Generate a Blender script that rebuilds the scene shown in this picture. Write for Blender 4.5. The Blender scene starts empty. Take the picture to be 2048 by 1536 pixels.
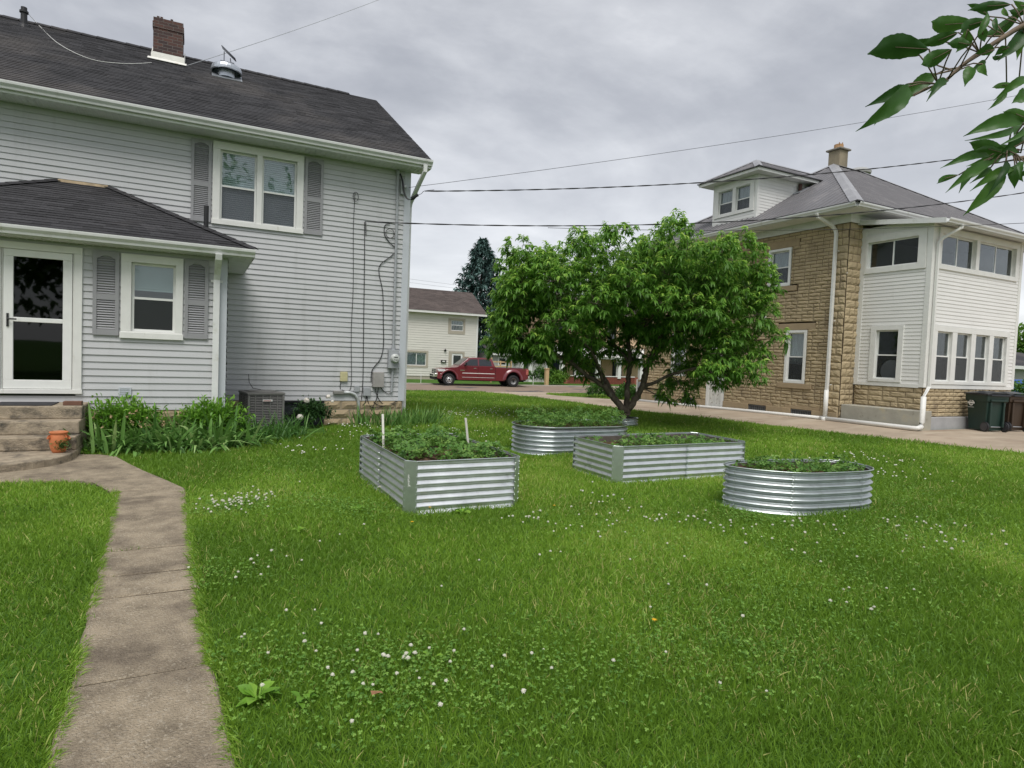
import bpy, math, random
import numpy as np
from mathutils import Vector, Matrix
random.seed(7); RNG = np.random.default_rng(11)
S = bpy.context.scene
COL = S.collection
PI = math.pi

# ---------------------------------------------------------------- materials
def nd(nt, t, **kw):
    n = nt.nodes.new(t)
    for k, v in kw.items():
        if k.startswith('_'): setattr(n, k[1:], v)
        else: n.inputs[k.replace('__', ' ')].default_value = v
    return n
def L4(c): return (c[0], c[1], c[2], 1)
def ramp(nt, fac, stops):
    r = nt.nodes.new('ShaderNodeValToRGB'); e = r.color_ramp.elements
    while len(e) < len(stops): e.new(.5)
    for i, (p, c) in enumerate(stops): e[i].position = p; e[i].color = L4(c)
    nt.links.new(fac, r.inputs[0]); return r.outputs[0]
def base(name):
    m = bpy.data.materials.new(name); m.use_nodes = True
    nt = m.node_tree; b = nt.nodes['Principled BSDF']
    return m, nt, b
def mapped(nt, scale=(1, 1, 1)):
    g = nt.nodes.new('ShaderNodeNewGeometry')
    mp = nd(nt, 'ShaderNodeMapping', Scale=scale)
    nt.links.new(g.outputs['Position'], mp.inputs[0]); return mp.outputs[0]
def mat(name, c, rough=.6, metal=0, var=.12, scale=6, sc3=None, bump=0, bscale=40, spots=None, detail=5, spec=.5, stain=None):
    """plain paint/stone/metal with noise variation in tone, optional bump, optional second colour in patches"""
    m, nt, b = base(name); lk = nt.links.new
    p = mapped(nt, sc3 or (1, 1, 1))
    n = nd(nt, 'ShaderNodeTexNoise', Scale=scale, Detail=detail, Roughness=.6); lk(p, n.inputs['Vector'])
    lo = tuple(x * (1 - var) for x in c); hi = tuple(min(1, x * (1 + var)) for x in c)
    col = ramp(nt, n.outputs['Fac'], [(.3, lo), (.7, hi)])
    if spots:
        c2, s2, t0, t1 = spots
        n2 = nd(nt, 'ShaderNodeTexNoise', Scale=s2, Detail=6, Roughness=.65); lk(p, n2.inputs['Vector'])
        f = nd(nt, 'ShaderNodeMapRange'); f.inputs[1].default_value = t0; f.inputs[2].default_value = t1; lk(n2.outputs['Fac'], f.inputs[0])
        mx = nd(nt, 'ShaderNodeMix', _data_type='RGBA'); lk(f.outputs[0], mx.inputs[0]); lk(col, mx.inputs[6]); mx.inputs[7].default_value = L4(c2); col = mx.outputs[2]
    if stain:
        c2, s2, t0, t1, s3 = stain
        p2 = mapped(nt, s3)
        n2 = nd(nt, 'ShaderNodeTexNoise', Scale=s2, Detail=6, Roughness=.65); lk(p2, n2.inputs['Vector'])
        f = nd(nt, 'ShaderNodeMapRange'); f.inputs[1].default_value = t0; f.inputs[2].default_value = t1; lk(n2.outputs['Fac'], f.inputs[0])
        mx = nd(nt, 'ShaderNodeMix', _data_type='RGBA'); lk(f.outputs[0], mx.inputs[0]); lk(col, mx.inputs[6]); mx.inputs[7].default_value = L4(c2); col = mx.outputs[2]
    lk(col, b.inputs['Base Color'])
    b.inputs['Roughness'].default_value = rough; b.inputs['Metallic'].default_value = metal
    b.inputs['Specular IOR Level'].default_value = spec
    if bump:
        n3 = nd(nt, 'ShaderNodeTexNoise', Scale=bscale, Detail=6); lk(p, n3.inputs['Vector'])
        bp = nd(nt, 'ShaderNodeBump', Strength=bump, Distance=.02); lk(n3.outputs['Fac'], bp.inputs['Height']); lk(bp.outputs[0], b.inputs['Normal'])
    return m
def leafmat(name, c0, c1, c2, trans=.3, rough=.5, patch=None, hueN=None):
    """foliage: colour by the per-vertex attribute rnd, plus broad patches; some light passes through"""
    m, nt, b = base(name); lk = nt.links.new
    a = nt.nodes.new('ShaderNodeAttribute'); a.attribute_name = 'rnd'
    col = ramp(nt, a.outputs['Fac'], [(0, c0), (.55, c1), (1, c2)])
    if patch:
        pc, ps, t0, t1 = patch
        p = mapped(nt); n = nd(nt, 'ShaderNodeTexNoise', Scale=ps, Detail=4, Roughness=.6); lk(p, n.inputs['Vector'])
        f = nd(nt, 'ShaderNodeMapRange'); f.inputs[1].default_value = t0; f.inputs[2].default_value = t1; lk(n.outputs['Fac'], f.inputs[0])
        mx = nd(nt, 'ShaderNodeMix', _data_type='RGBA', _blend_type='MULTIPLY'); lk(f.outputs[0], mx.inputs[0]); lk(col, mx.inputs[6]); mx.inputs[7].default_value = L4(pc); col = mx.outputs[2]
    lk(col, b.inputs['Base Color']); b.inputs['Roughness'].default_value = rough; b.inputs['Specular IOR Level'].default_value = .35
    t = nt.nodes.new('ShaderNodeBsdfTranslucent')
    hs = nd(nt, 'ShaderNodeHueSaturation', Hue=.49, Saturation=1.0, Value=1.25); lk(col, hs.inputs['Color']); lk(hs.outputs[0], t.inputs[0])
    mx = nd(nt, 'ShaderNodeMixShader', Fac=trans); lk(b.outputs[0], mx.inputs[1]); lk(t.outputs[0], mx.inputs[2])
    lk(mx.outputs[0], nt.nodes['Material Output'].inputs[0])
    return m
def glassmat(name, tint=(.75, .8, .8), refl=.05, rough=.02, wob=.13):
    m, nt, b = base(name); lk = nt.links.new; nt.nodes.remove(b)
    t = nt.nodes.new('ShaderNodeBsdfTransparent'); t.inputs[0].default_value = L4(tint)
    g = nd(nt, 'ShaderNodeBsdfGlossy', Roughness=rough); g.inputs[0].default_value = (.9, .93, .95, 1)
    p = mapped(nt); n = nd(nt, 'ShaderNodeTexNoise', Scale=2.2, Detail=1); lk(p, n.inputs['Vector'])
    bp = nd(nt, 'ShaderNodeBump', Strength=wob, Distance=.01); lk(n.outputs['Fac'], bp.inputs['Height']); lk(bp.outputs[0], g.inputs['Normal'])
    f = nd(nt, 'ShaderNodeLayerWeight', Blend=.5); pw = nd(nt, 'ShaderNodeMath', _operation='POWER'); pw.inputs[1].default_value = 4.5; lk(f.outputs['Facing'], pw.inputs[0]); ma = nd(nt, 'ShaderNodeMath', _operation='MULTIPLY_ADD'); ma.inputs[1].default_value = .9; ma.inputs[2].default_value = refl + .03; lk(pw.outputs[0], ma.inputs[0])
    mx = nt.nodes.new('ShaderNodeMixShader'); lk(ma.outputs[0], mx.inputs[0]); lk(t.outputs[0], mx.inputs[1]); lk(g.outputs[0], mx.inputs[2])
    lk(mx.outputs[0], nt.nodes['Material Output'].inputs[0]); return m

# ---------------------------------------------------------------- mesh builder
class MB:
    def __init__(s): s.v = []; s.f = []; s.m = []; s.r = []
    def add(s, vs, fs, mi=0, rnd=None):
        o = len(s.v); s.v += [tuple(p) for p in vs]; s.f += [tuple(i + o for i in f) for f in fs]; s.m += [mi] * len(fs)
        s.r += [0.5 if rnd is None else rnd] * len(vs)
    def quad(s, a, b, c, d, mi=0): s.add([a, b, c, d], [(0, 1, 2, 3)], mi)
    def box(s, x0, x1, y0, y1, z0, z1, mi=0):
        s.add([(x0, y0, z0), (x1, y0, z0), (x1, y1, z0), (x0, y1, z0), (x0, y0, z1), (x1, y0, z1), (x1, y1, z1), (x0, y1, z1)],
              [(0, 3, 2, 1), (4, 5, 6, 7), (0, 1, 5, 4), (1, 2, 6, 5), (2, 3, 7, 6), (3, 0, 4, 7)], mi)
    def obox(s, o, a, b, c, mi=0):
        """box from corner o along edge vectors a, b, c"""
        o, a, b, c = (Vector(x) for x in (o, a, b, c))
        p = [o, o + a, o + a + b, o + b]; p += [q + c for q in p]
        s.add(p, [(0, 3, 2, 1), (4, 5, 6, 7), (0, 1, 5, 4), (1, 2, 6, 5), (2, 3, 7, 6), (3, 0, 4, 7)], mi)
    def prism(s, pts, d, mi=0):
        n = len(pts); d = Vector(d); a = [Vector(p) for p in pts]
        s.add(a + [p + d for p in a], [tuple(range(n))[::-1], tuple(range(n, 2 * n))] + [(i, (i + 1) % n, n + (i + 1) % n, n + i) for i in range(n)], mi)
    def tube(s, pts, r, n=8, mi=0, caps=True, rnd=None):
        pts = [Vector(p) for p in pts]; k = len(pts); rs = r if isinstance(r, (list, tuple)) else [r] * k
        vs = []; up = Vector((.13, .21, .97)).normalized()
        for i, p in enumerate(pts):
            t = (pts[min(i + 1, k - 1)] - pts[max(i - 1, 0)]).normalized()
            a = t.cross(up)
            if a.length < .08: a = t.cross(Vector((1, .1, 0)))
            a.normalize(); b = t.cross(a)
            for j in range(n):
                q = 2 * PI * j / n; vs.append(p + (a * math.cos(q) + b * math.sin(q)) * rs[i])
        fs = [(i * n + j, i * n + (j + 1) % n, (i + 1) * n + (j + 1) % n, (i + 1) * n + j) for i in range(k - 1) for j in range(n)]
        if caps: fs += [tuple(range(n))[::-1], tuple(range((k - 1) * n, k * n))]
        s.add(vs, fs, mi, rnd)
    def lathe(s, c, prof, n=24, mi=0, axis='z', caps=True):
        c = Vector(c); vs = []
        for r, h in prof:
            for j in range(n):
                q = 2 * PI * j / n; x, y = r * math.cos(q), r * math.sin(q)
                vs.append(c + Vector({'z': (x, y, h), 'y': (x, h, y), 'x': (h, x, y)}[axis]))
        k = len(prof)
        fs = [(i * n + j, i * n + (j + 1) % n, (i + 1) * n + (j + 1) % n, (i + 1) * n + j) for i in range(k - 1) for j in range(n)]
        if caps and prof[0][0] > 1e-5: fs.append(tuple(range(n))[::-1])
        if caps and prof[-1][0] > 1e-5: fs.append(tuple(range((k - 1) * n, k * n)))
        s.add(vs, fs, mi)
    def grid(s, rows, mi=0, close=False):
        n = len(rows[0]); k = len(rows)
        fs = [(i * n + j, i * n + (j + 1) % n, (i + 1) * n + (j + 1) % n, (i + 1) * n + j) for i in range(k - 1) for j in range(n if close else n - 1)]
        s.add([p for r in rows for p in r], fs, mi)

def put(name, data, parent=None):
    o = bpy.data.objects.new(name, data); COL.objects.link(o)
    if parent: o.parent = parent
    return o
def root_of(p):
    while p.parent: p = p.parent
    return p
def obj(name, mb, mats, parent=None, smooth=False, bevel=0, attr=False):
    me = bpy.data.meshes.new(name)
    off = Vector(root_of(parent)['o']) if parent is not None else Vector((0, 0, 0))
    me.from_pydata([(p[0] - off.x, p[1] - off.y, p[2] - off.z) for p in mb.v], [], mb.f)
    mats = mats if isinstance(mats, (list, tuple)) else [mats]
    for m in mats: me.materials.append(m)
    if len(mats) > 1: me.polygons.foreach_set('material_index', mb.m)
    if smooth: me.polygons.foreach_set('use_smooth', [True] * len(me.polygons))
    if attr:
        a = me.attributes.new('rnd', 'FLOAT', 'POINT'); a.data.foreach_set('value', mb.r)
    me.update()
    o = put(name, me, parent)
    if bevel:
        b = o.modifiers.new('edge', 'BEVEL'); b.width = bevel; b.segments = 2; b.limit_method = 'ANGLE'; b.angle_limit = .7
    return o
def npobj(name, V, F, rnd, m, parent=None, smooth=False):
    """fast mesh from numpy arrays: V (n,3), F (k,4) quads"""
    me = bpy.data.meshes.new(name)
    if parent is not None: V = V - np.array(root_of(parent)['o'])
    n, k = len(V), len(F); w = F.shape[1]
    me.vertices.add(n); me.vertices.foreach_set('co', np.ascontiguousarray(V, dtype=np.float32).ravel())
    me.loops.add(k * w); me.loops.foreach_set('vertex_index', np.ascontiguousarray(F, dtype=np.int32).ravel())
    me.polygons.add(k); me.polygons.foreach_set('loop_start', np.arange(0, k * w, w, dtype=np.int32))
    try: me.polygons.foreach_set('loop_total', np.full(k, w, dtype=np.int32))
    except Exception: pass
    if smooth: me.polygons.foreach_set('use_smooth', np.ones(k, dtype=bool))
    me.materials.append(m)
    a = me.attributes.new('rnd', 'FLOAT', 'POINT'); a.data.foreach_set('value', np.ascontiguousarray(rnd, dtype=np.float32))
    me.update(calc_edges=True); return put(name, me, parent)
def tag(o, label=None, cat=None, group=None, kind=None):
    if label: o['label'] = label
    if cat: o['category'] = cat
    if group: o['group'] = group
    if kind: o['kind'] = kind
    return o
def thing(name, label, cat, loc=(0, 0, 0), group=None):
    o = bpy.data.objects.new(name, None); COL.objects.link(o); o.empty_display_size = .2
    o.location = loc; o['o'] = tuple(float(x) for x in loc)
    return tag(o, label, cat, group)
def struct(o): o['kind'] = 'structure'; return o
def nrm(a): return a / np.maximum(np.linalg.norm(a, axis=-1, keepdims=True), 1e-9)
def strips(B, D, Sd, L, W, droop, prof, fold=0.0):
    """leaves/blades as ribbons: base B, direction D, side Sd (n,3); L, W, droop (n,); prof = [(t, width)]"""
    n = len(B); k = len(prof); V = []
    N = np.cross(Sd, D)
    for t, w in prof:
        c = B + D * (L * t)[:, None]; c[:, 2] -= droop * L * t * t
        h = Sd * (W * w * .5)[:, None]
        V += [c - h, c + h] if not fold else [c - h + N * (W * w * fold)[:, None], c, c + h + N * (W * w * fold)[:, None]]
    q = 3 if fold else 2
    V = np.stack(V, 1).reshape(n * k * q, 3)
    F = []
    for i in range(k - 1):
        for j in range(q - 1): F.append([i * q + j, i * q + j + 1, (i + 1) * q + j + 1, (i + 1) * q + j])
    F = (np.array(F)[None] + (np.arange(n) * k * q)[:, None, None]).reshape(-1, 4)
    return V, F, k * q
def rdir(n, zlo, zhi):
    a = RNG.uniform(0, 2 * PI, n); z = RNG.uniform(zlo, zhi, n); r = np.sqrt(1 - z * z)
    return np.stack([r * np.cos(a), r * np.sin(a), z], 1)
def side_of(D):
    a = nrm(np.cross(D, np.array([0, 0, 1.0]) + RNG.normal(0, .25, D.shape))); return a
def text_mb(txt, size, o, u, up, n, depth=.002):
    """lettering as a mesh: o = lower left corner, u/up = directions, n = outward"""
    cu = bpy.data.curves.new('lettering', 'FONT'); cu.body = txt; cu.size = size; cu.extrude = depth; cu.resolution_u = 2
    ob = bpy.data.objects.new('lettering', cu); COL.objects.link(ob)
    dg = bpy.context.evaluated_depsgraph_get(); me = bpy.data.meshes.new_from_object(ob.evaluated_get(dg))
    mb = MB(); o, u, up, n = Vector(o), Vector(u), Vector(up), Vector(n)
    mb.add([o + u * v.co.x + up * v.co.y + n * v.co.z for v in me.vertices], [tuple(p.vertices) for p in me.polygons])
    bpy.data.objects.remove(ob); bpy.data.meshes.remove(me); bpy.data.curves.remove(cu); return mb

# ---------------------------------------------------------------- wall frame helpers
class Fr:
    """wall frame: origin o (x,y), u = direction along the wall, n = outward normal"""
    def __init__(s, o, u, n): s.o = Vector((o[0], o[1], 0)); s.u = Vector((u[0], u[1], 0)); s.n = Vector((n[0], n[1], 0))
    def P(s, u, n, z): return s.o + s.u * u + s.n * n + Vector((0, 0, z))
    def box(s, mb, u0, u1, n0, n1, z0, z1, mi=0):
        P = s.P
        mb.add([P(u0, n0, z0), P(u1, n0, z0), P(u1, n1, z0), P(u0, n1, z0), P(u0, n0, z1), P(u1, n0, z1), P(u1, n1, z1), P(u0, n1, z1)],
               [(0, 3, 2, 1), (4, 5, 6, 7), (0, 1, 5, 4), (1, 2, 6, 5), (2, 3, 7, 6), (3, 0, 4, 7)], mi)
def gaps(u0, u1, ops, zm):
    iv = [(u0, u1)]
    for a, b, c, d in ops:
        if c < zm < d:
            nw = []
            for p, q in iv:
                if b <= p or a >= q: nw.append((p, q)); continue
                if a > p: nw.append((p, a))
                if b < q: nw.append((b, q))
            iv = nw
    return iv
def siding(mb, fr, u0, u1, z0, z1, e, ops=(), lip=.022, gable=None):
    k = 0
    while z0 + k * e < z1 - .005:
        a = z0 + k * e; b = min(a + e, z1); l = lip + random.uniform(-.002, .002)
        for p, q in gaps(u0, u1, ops, (a + b) / 2):
            if gable: p, q = max(p, gable(b)[0]), min(q, gable(b)[1])
            if q - p < .02: continue
            n = max(1, int((q - p) / .9)); us = [p + (q - p) * i / n for i in range(n + 1)]
            ws = [random.uniform(-.0018, .0018) for _ in us]
            P = fr.P
            for i in range(n):
                x, y = us[i], us[i + 1]
                mb.quad(P(x, l + ws[i], a), P(y, l + ws[i + 1], a), P(y, .004, b), P(x, .004, b))
                mb.quad(P(x, 0, a), P(y, 0, a), P(y, l + ws[i + 1], a), P(x, l + ws[i], a))
        k += 1
def rockwall(mb, fr, u0, u1, z0, z1, ch, bl, ops=(), depth=.03, joint=.012, quoin=None, nx=5, nz=4, pyr=False):
    """rock-faced block wall: every block is a lumpy pillow in front of a mortar plane (material slot 1)"""
    P = fr.P; rows = max(1, round((z1 - z0) / ch)); ch = (z1 - z0) / rows
    for r in range(rows):
        a = z0 + r * ch; b = a + ch
        for p, q in gaps(u0, u1, ops, (a + b) / 2):
            mb.quad(P(p, .006, a), P(q, .006, a), P(q, .006, b), P(p, .006, b), 1)
            x = u0 - (bl / 2 if r % 2 else 0) + random.uniform(-.02, .02)
            while x < q:
                w = bl * random.choice((1, 1, 1, .5)) if not pyr else bl
                s, t = max(x, p), min(x + w, q); x += w
                if t - s < .05: continue
                s += joint / 2; t -= joint / 2; aa, bb = a + joint / 2, b - joint / 2
                d0 = depth * random.uniform(.6, 1); ph = random.uniform(0, 6)
                rowsv = []
                for j in range(nz + 1):
                    fz = j / nz; row = []
                    for i in range(nx + 1):
                        fx = i / nx; ed = min(1, 5 * min(fx, 1 - fx)) * min(1, 4 * min(fz, 1 - fz))
                        if pyr: ed = min(min(fx, 1 - fx) * 2 * (t - s) / .21, min(fz, 1 - fz) * 2, 1)
                        d = .008 + d0 * ed * (1 if pyr else random.uniform(.45, 1))
                        row.append(P(s + (t - s) * fx, d, aa + (bb - aa) * fz))
                    rowsv.append(row)
                mb.grid(rowsv)
                lo, hi = rowsv[0], rowsv[-1]
                mb.quad(P(s, 0, aa), P(t, 0, aa), lo[-1], lo[0]); mb.quad(hi[0], hi[-1], P(t, 0, bb), P(s, 0, bb))
def sawroof(mb, E0, E1, T0, T1, expo, lip=.011, tab=.3):
    E0, E1, T0, T1 = (Vector(x) for x in (E0, E1, T0, T1))
    N = (E1 - E0).cross(((T0 + T1) / 2 - (E0 + E1) / 2)).normalized()
    H = ((T0 + T1) / 2 - (E0 + E1) / 2).length; n = max(1, int(round(H / expo)))
    for k in range(n):
        a, b = k / n, (k + 1) / n
        A0, A1, B0, B1 = E0.lerp(T0, a), E1.lerp(T1, a), E0.lerp(T0, b), E1.lerp(T1, b)
        w = (A1 - A0).length; m = max(1, int(w / tab)); us = [0] + [min(1, max(0, (i + (.5 if k % 2 else 0) + random.uniform(-.2, .2)) / m)) for i in range(1, m)] + [1]
        us = sorted(us)
        for i in range(len(us) - 1):
            l = lip * random.uniform(.55, 1.25)
            p, q, r, s = A0.lerp(A1, us[i]), A0.lerp(A1, us[i + 1]), B0.lerp(B1, us[i + 1]), B0.lerp(B1, us[i])
            mb.add([p + N * l, q + N * l, r + N * .002, s + N * .002, p, q], [(0, 1, 2, 3), (4, 5, 1, 0)], 0, random.random())
def ribroof(mb, E0, E1, T0, T1, sp=.23, rw=.03, rh=.02):
    E0, E1, T0, T1 = (Vector(x) for x in (E0, E1, T0, T1))
    u = (E1 - E0); W = u.length; u.normalize()
    N = u.cross(((T0 + T1) / 2 - (E0 + E1) / 2)).normalized(); up = N.cross(u)
    H = (T0 - E0).dot(up); a = (T0 - E0).dot(u); b = (T1 - E0).dot(u)
    if (T1 - T0).length < 1e-4: mb.add([E0, E1, T0], [(0, 1, 2)])
    else: mb.quad(E0, E1, T1, T0)
    x = sp * .5
    while x < W:
        h = 1
        if a > 1e-4: h = min(h, x / a)
        if W - b > 1e-4: h = min(h, (W - x) / (W - b))
        if h > .03:
            p = E0 + u * x - up * .03; L = up * (H * h + .02)
            q = [p - u * rw, p - u * rw * .45 + N * rh, p + u * rw * .45 + N * rh, p + u * rw]
            mb.add(q + [v + L for v in q], [(0, 1, 5, 4), (1, 2, 6, 5), (2, 3, 7, 6), (0, 3, 2, 1)])
        x += sp
# ---------------------------------------------------------------- camera, sky, sun
F_PX, YAW, PITCH, ROLL, CAMH = 1245.0, math.radians(26.992), math.radians(-2.472), math.radians(2.2295), 1.6
cam = bpy.data.objects.new('camera', bpy.data.cameras.new('camera')); COL.objects.link(cam); S.camera = cam
cam.data.sensor_width = 36; cam.data.lens = 36 * F_PX / 2048; cam.data.clip_end = 3000; cam.data.clip_start = .05
_f = Vector((math.sin(YAW) * math.cos(PITCH), math.cos(YAW) * math.cos(PITCH), math.sin(PITCH)))
_r = Vector((math.cos(YAW), -math.sin(YAW), 0)); _u = _r.cross(_f)
_r2 = _r * math.cos(ROLL) + _u * math.sin(ROLL); _u2 = -_r * math.sin(ROLL) + _u * math.cos(ROLL)
cam.matrix_world = Matrix(((_r2.x, _u2.x, -_f.x, 0), (_r2.y, _u2.y, -_f.y, 0), (_r2.z, _u2.z, -_f.z, CAMH), (0, 0, 0, 1)))

SUN_EL, SUN_AZ = math.radians(58), math.radians(205)     # azimuth clockwise from +Y: behind the camera's left shoulder
W = bpy.data.worlds.new('World'); S.world = W; W.use_nodes = True
nt = W.node_tree; lk = nt.links.new; bg = nt.nodes['Background']
tc = nt.nodes.new('ShaderNodeTexCoord'); sx = nt.nodes.new('ShaderNodeSeparateXYZ'); lk(tc.outputs['Generated'], sx.inputs[0])
def mth(op, a, b=None, c=None):
    n = nd(nt, 'ShaderNodeMath', _operation=op)
    for i, q in enumerate((a, b, c)):
        if q is None: continue
        if isinstance(q, (int, float)): n.inputs[i].default_value = q
        else: lk(q, n.inputs[i])
    return n.outputs[0]
zc = mth('MAXIMUM', sx.outputs[2], 0.0); den = mth('ADD', zc, .16)
cx = nt.nodes.new('ShaderNodeCombineXYZ'); lk(mth('DIVIDE', sx.outputs[0], den), cx.inputs[0]); lk(mth('DIVIDE', sx.outputs[1], den), cx.inputs[1])
cx.inputs[2].default_value = 3.7
n1 = nd(nt, 'ShaderNodeTexNoise', Scale=.55, Detail=8, Roughness=.55, Distortion=.5); lk(cx.outputs[0], n1.inputs['Vector'])
n2 = nd(nt, 'ShaderNodeTexNoise', Scale=2.6, Detail=6, Roughness=.55, Distortion=.2); lk(cx.outputs[0], n2.inputs['Vector'])
cl = mth('ADD', mth('MULTIPLY', n1.outputs['Fac'], .78), mth('MULTIPLY', n2.outputs['Fac'], .22))
clc = ramp(nt, cl, [(.40, (.185, .190, .206)), (.47, (.245, .250, .266)), (.54, (.345, .350, .363)), (.62, (.54, .54, .545))])
hz = nd(nt, 'ShaderNodeMapRange', _interpolation_type='SMOOTHSTEP'); hz.inputs[1].default_value = .46; hz.inputs[2].default_value = .02; lk(zc, hz.inputs[0])
mixh = nd(nt, 'ShaderNodeMix', _data_type='RGBA'); lk(mth('MULTIPLY', hz.outputs[0], .72), mixh.inputs[0]); lk(clc, mixh.inputs[6]); mixh.inputs[7].default_value = (.455, .455, .465, 1)
sky = nd(nt, 'ShaderNodeTexSky', _sky_type='NISHITA', _sun_disc=False, _sun_elevation=SUN_EL, _sun_rotation=SUN_AZ)
skm = nd(nt, 'ShaderNodeMix', _data_type='RGBA', _blend_type='ADD'); skm.inputs[0].default_value = .012; lk(mixh.outputs[2], skm.inputs[6]); lk(sky.outputs[0], skm.inputs[7])
lk(skm.outputs[2], bg.inputs[0]); bg.inputs[1].default_value = 1.0
sl = bpy.data.lights.new('sun', 'SUN'); sl.energy = 1.5; sl.angle = math.radians(32); sl.color = (1, .97, .93)
so = bpy.data.objects.new('sun', sl); COL.objects.link(so); so.location = (0, 0, 30)
sd = Vector((math.sin(SUN_AZ) * math.cos(SUN_EL), math.cos(SUN_AZ) * math.cos(SUN_EL), math.sin(SUN_EL)))
so.rotation_euler = sd.to_track_quat('Z', 'Y').to_euler()
vs = S.view_settings; vs.view_transform = 'Standard'; vs.look = 'None'; vs.gamma = 1; vs.exposure = .85

# ---------------------------------------------------------------- ground
def ss(x, a, b):
    t = np.clip((np.asarray(x, float) - a) / (b - a), 0, 1); return t * t * (3 - 2 * t)
def gz(x, y):
    return -.6 * ss(y, 18, 36) + .1 * ss(x, 14, 16.4) * (1 - ss(y, 12.5, 19))
def G(x, y): return float(gz(x, y))
M_lawn = mat('lawn soil', (.06, .13, .02), .95, var=.35, scale=3, spots=((.06, .05, .028), 5, .62, .72), spec=.1)
xs = [-600, -250, -120, -70] + list(np.arange(-40, 10, 2.0)) + list(np.arange(10, 20, .5)) + list(np.arange(20, 64, 2.0)) + [90, 140, 300, 700]
ys = [-600, -200, -80, -40] + list(np.arange(-20, 46, .5)) + [60, 90, 150, 300, 700]
mb = MB(); mb.grid([[(x, y, G(x, y)) for x in xs] for y in ys])
struct(obj('ground', mb, M_lawn, smooth=True))
DL = [(-14, 19.5), (0, 16.4), (4, 15.6), (6.5, 15.0), (10.4, 14.25), (14, 13.4), (16.6, 12.83), (19, 12.58), (21.5, 12.75), (25, 13.4), (28.5, 14.4), (31, 15.0), (34.6, 15.2)]
DR = [(20.5, 16.4), (23.8, 16.3), (28.1, 17.1), (31.4, 18.2), (33, 19.6), (34.6, 22.2)]
def xd(y): return np.interp(y, [p[0] for p in DL], [p[1] for p in DL])
def xr(y): return np.interp(y, [p[0] for p in DR], [p[1] for p in DR])
M_drive = mat('driveway concrete', (.37, .30, .225), .9, var=.16, scale=.9, bump=.15, bscale=30, spots=((.25, .18, .13), .8, .54, .72), spec=.2, stain=((.45, .38, .29), 1.2, .5, .66, (.25, 1, 1)))
def sheet(rows, dz): return [[(x, y, G(x, y) + dz) for x in xs_] for y, xs_ in rows]
mb = MB()
mb.grid(sheet([(y, np.linspace(float(xd(y)), 46, 48)) for y in np.arange(-14, 9.51, .5)], .018))
mb.grid(sheet([(y, np.linspace(float(xd(y)), 17.0, 10)) for y in np.arange(9.5, 20.51, .5)], .018))
mb.grid(sheet([(y, np.linspace(float(xd(y)), float(xr(y)), 8)) for y in np.arange(20.5, 34.61, .47)], .018))
struct(obj('driveway', mb, M_drive, smooth=True))
M_road = mat('road asphalt', (.25, .19, .145), .9, var=.12, scale=1.2, bump=.2, bscale=60, spots=((.10, .095, .095), .35, .56, .6), spec=.2)
mb = MB(); mb.grid(sheet([(y, np.arange(-120, 121, 4.0)) for y in np.arange(34.5, 42.61, .45)], .012))
struct(obj('road', mb, M_road, smooth=True))
M_conc = mat('old concrete', (.325, .268, .192), .92, var=.3, scale=7, bump=1.0, bscale=95, spots=((.44, .38, .29), 62, .53, .63), spec=.15, stain=((.13, .105, .08), 1.9, .48, .72, (1, 1, 1)))
mb = MB(); mb.grid(sheet([(y, np.arange(-120, 121, 4.0)) for y in (42.62, 42.85)], .09)); mb.grid([[(x, 42.62, G(x, 42.62) - .1) for x in np.arange(-120, 121, 4.0)], [(x, 42.62, G(x, 42.62) + .09) for x in np.arange(-120, 121, 4.0)]])
struct(obj('kerb', mb, mat('kerb concrete', (.42, .38, .33), .9, scale=2, spec=.2)))
# worn tar patch on the road where the driveway meets it
# footpath: separate slabs, slightly out of level, with open joints
def wl(y): return float(np.interp(y, [-6, 2.77, 3.86, 5.47, 7.73], [-.42, -.46, -.51, -.60, -.73]))
def wr(y): return float(np.interp(y, [-6, 2.5, 3.9, 5.25, 7.4], [.22, .15, .06, .0, -.08]))
def slab(mb, pts, z, tilt=(0, 0, 0)):
    """rounded-edge slab from an outline"""
    c = Vector((sum(p[0] for p in pts) / len(pts), sum(p[1] for p in pts) / len(pts), 0)); n = len(pts)
    def ring(s, dz): return [Vector((c.x + (p[0] - c.x) * 1 - math.copysign(min(abs(p[0] - c.x), s), p[0] - c.x), p[1] - math.copysign(min(abs(p[1] - c.y), s), p[1] - c.y), z + dz + tilt[0] * (p[0] - c.x) + tilt[1] * (p[1] - c.y))) for p in pts]
    a, b, d = ring(0, -.12), ring(0, -.012), ring(.012, 0)
    mb.add(a + b + d, [(i, (i + 1) % n, n + (i + 1) % n, n + i) for i in range(n)] + [(n + i, n + (i + 1) % n, 2 * n + (i + 1) % n, 2 * n + i) for i in range(n)] + [tuple(range(2 * n, 3 * n))])
mb = MB(); jt = [-6, -4.6, -3.2, -1.8, -.5, 1.0, 2.2, 3.32, 4.42, 4.83, 5.42, 6.5, 7.62]
for i in range(len(jt) - 1):
    a, b = jt[i] + .009, jt[i + 1] - .009
    N = 6; L = [(wl(a + (b - a) * k / N) + random.uniform(-.012, .012), a + (b - a) * k / N) for k in range(N + 1)]; R_ = [(wr(a + (b - a) * k / N) + random.uniform(-.012, .012), a + (b - a) * k / N) for k in range(N + 1)]
    slab(mb, R_ + L[::-1], .035 + random.uniform(-.005, .005), (random.uniform(-.008, .008), random.uniform(-.008, .008), 0))
slab(mb, [(-.1, 7.64), (-.28, 8.12), (-.52, 8.72), (-.72, 9.3), (-.95, 10.0), (-1.15, 10.2), (-1.5, 10.3), (-4.8, 10.3), (-4.8, 8.5), (-1.9, 8.5), (-1.35, 8.42), (-1.0, 8.2), (-.78, 7.64)], .035)
struct(obj('footpath', mb, M_conc))
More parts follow.
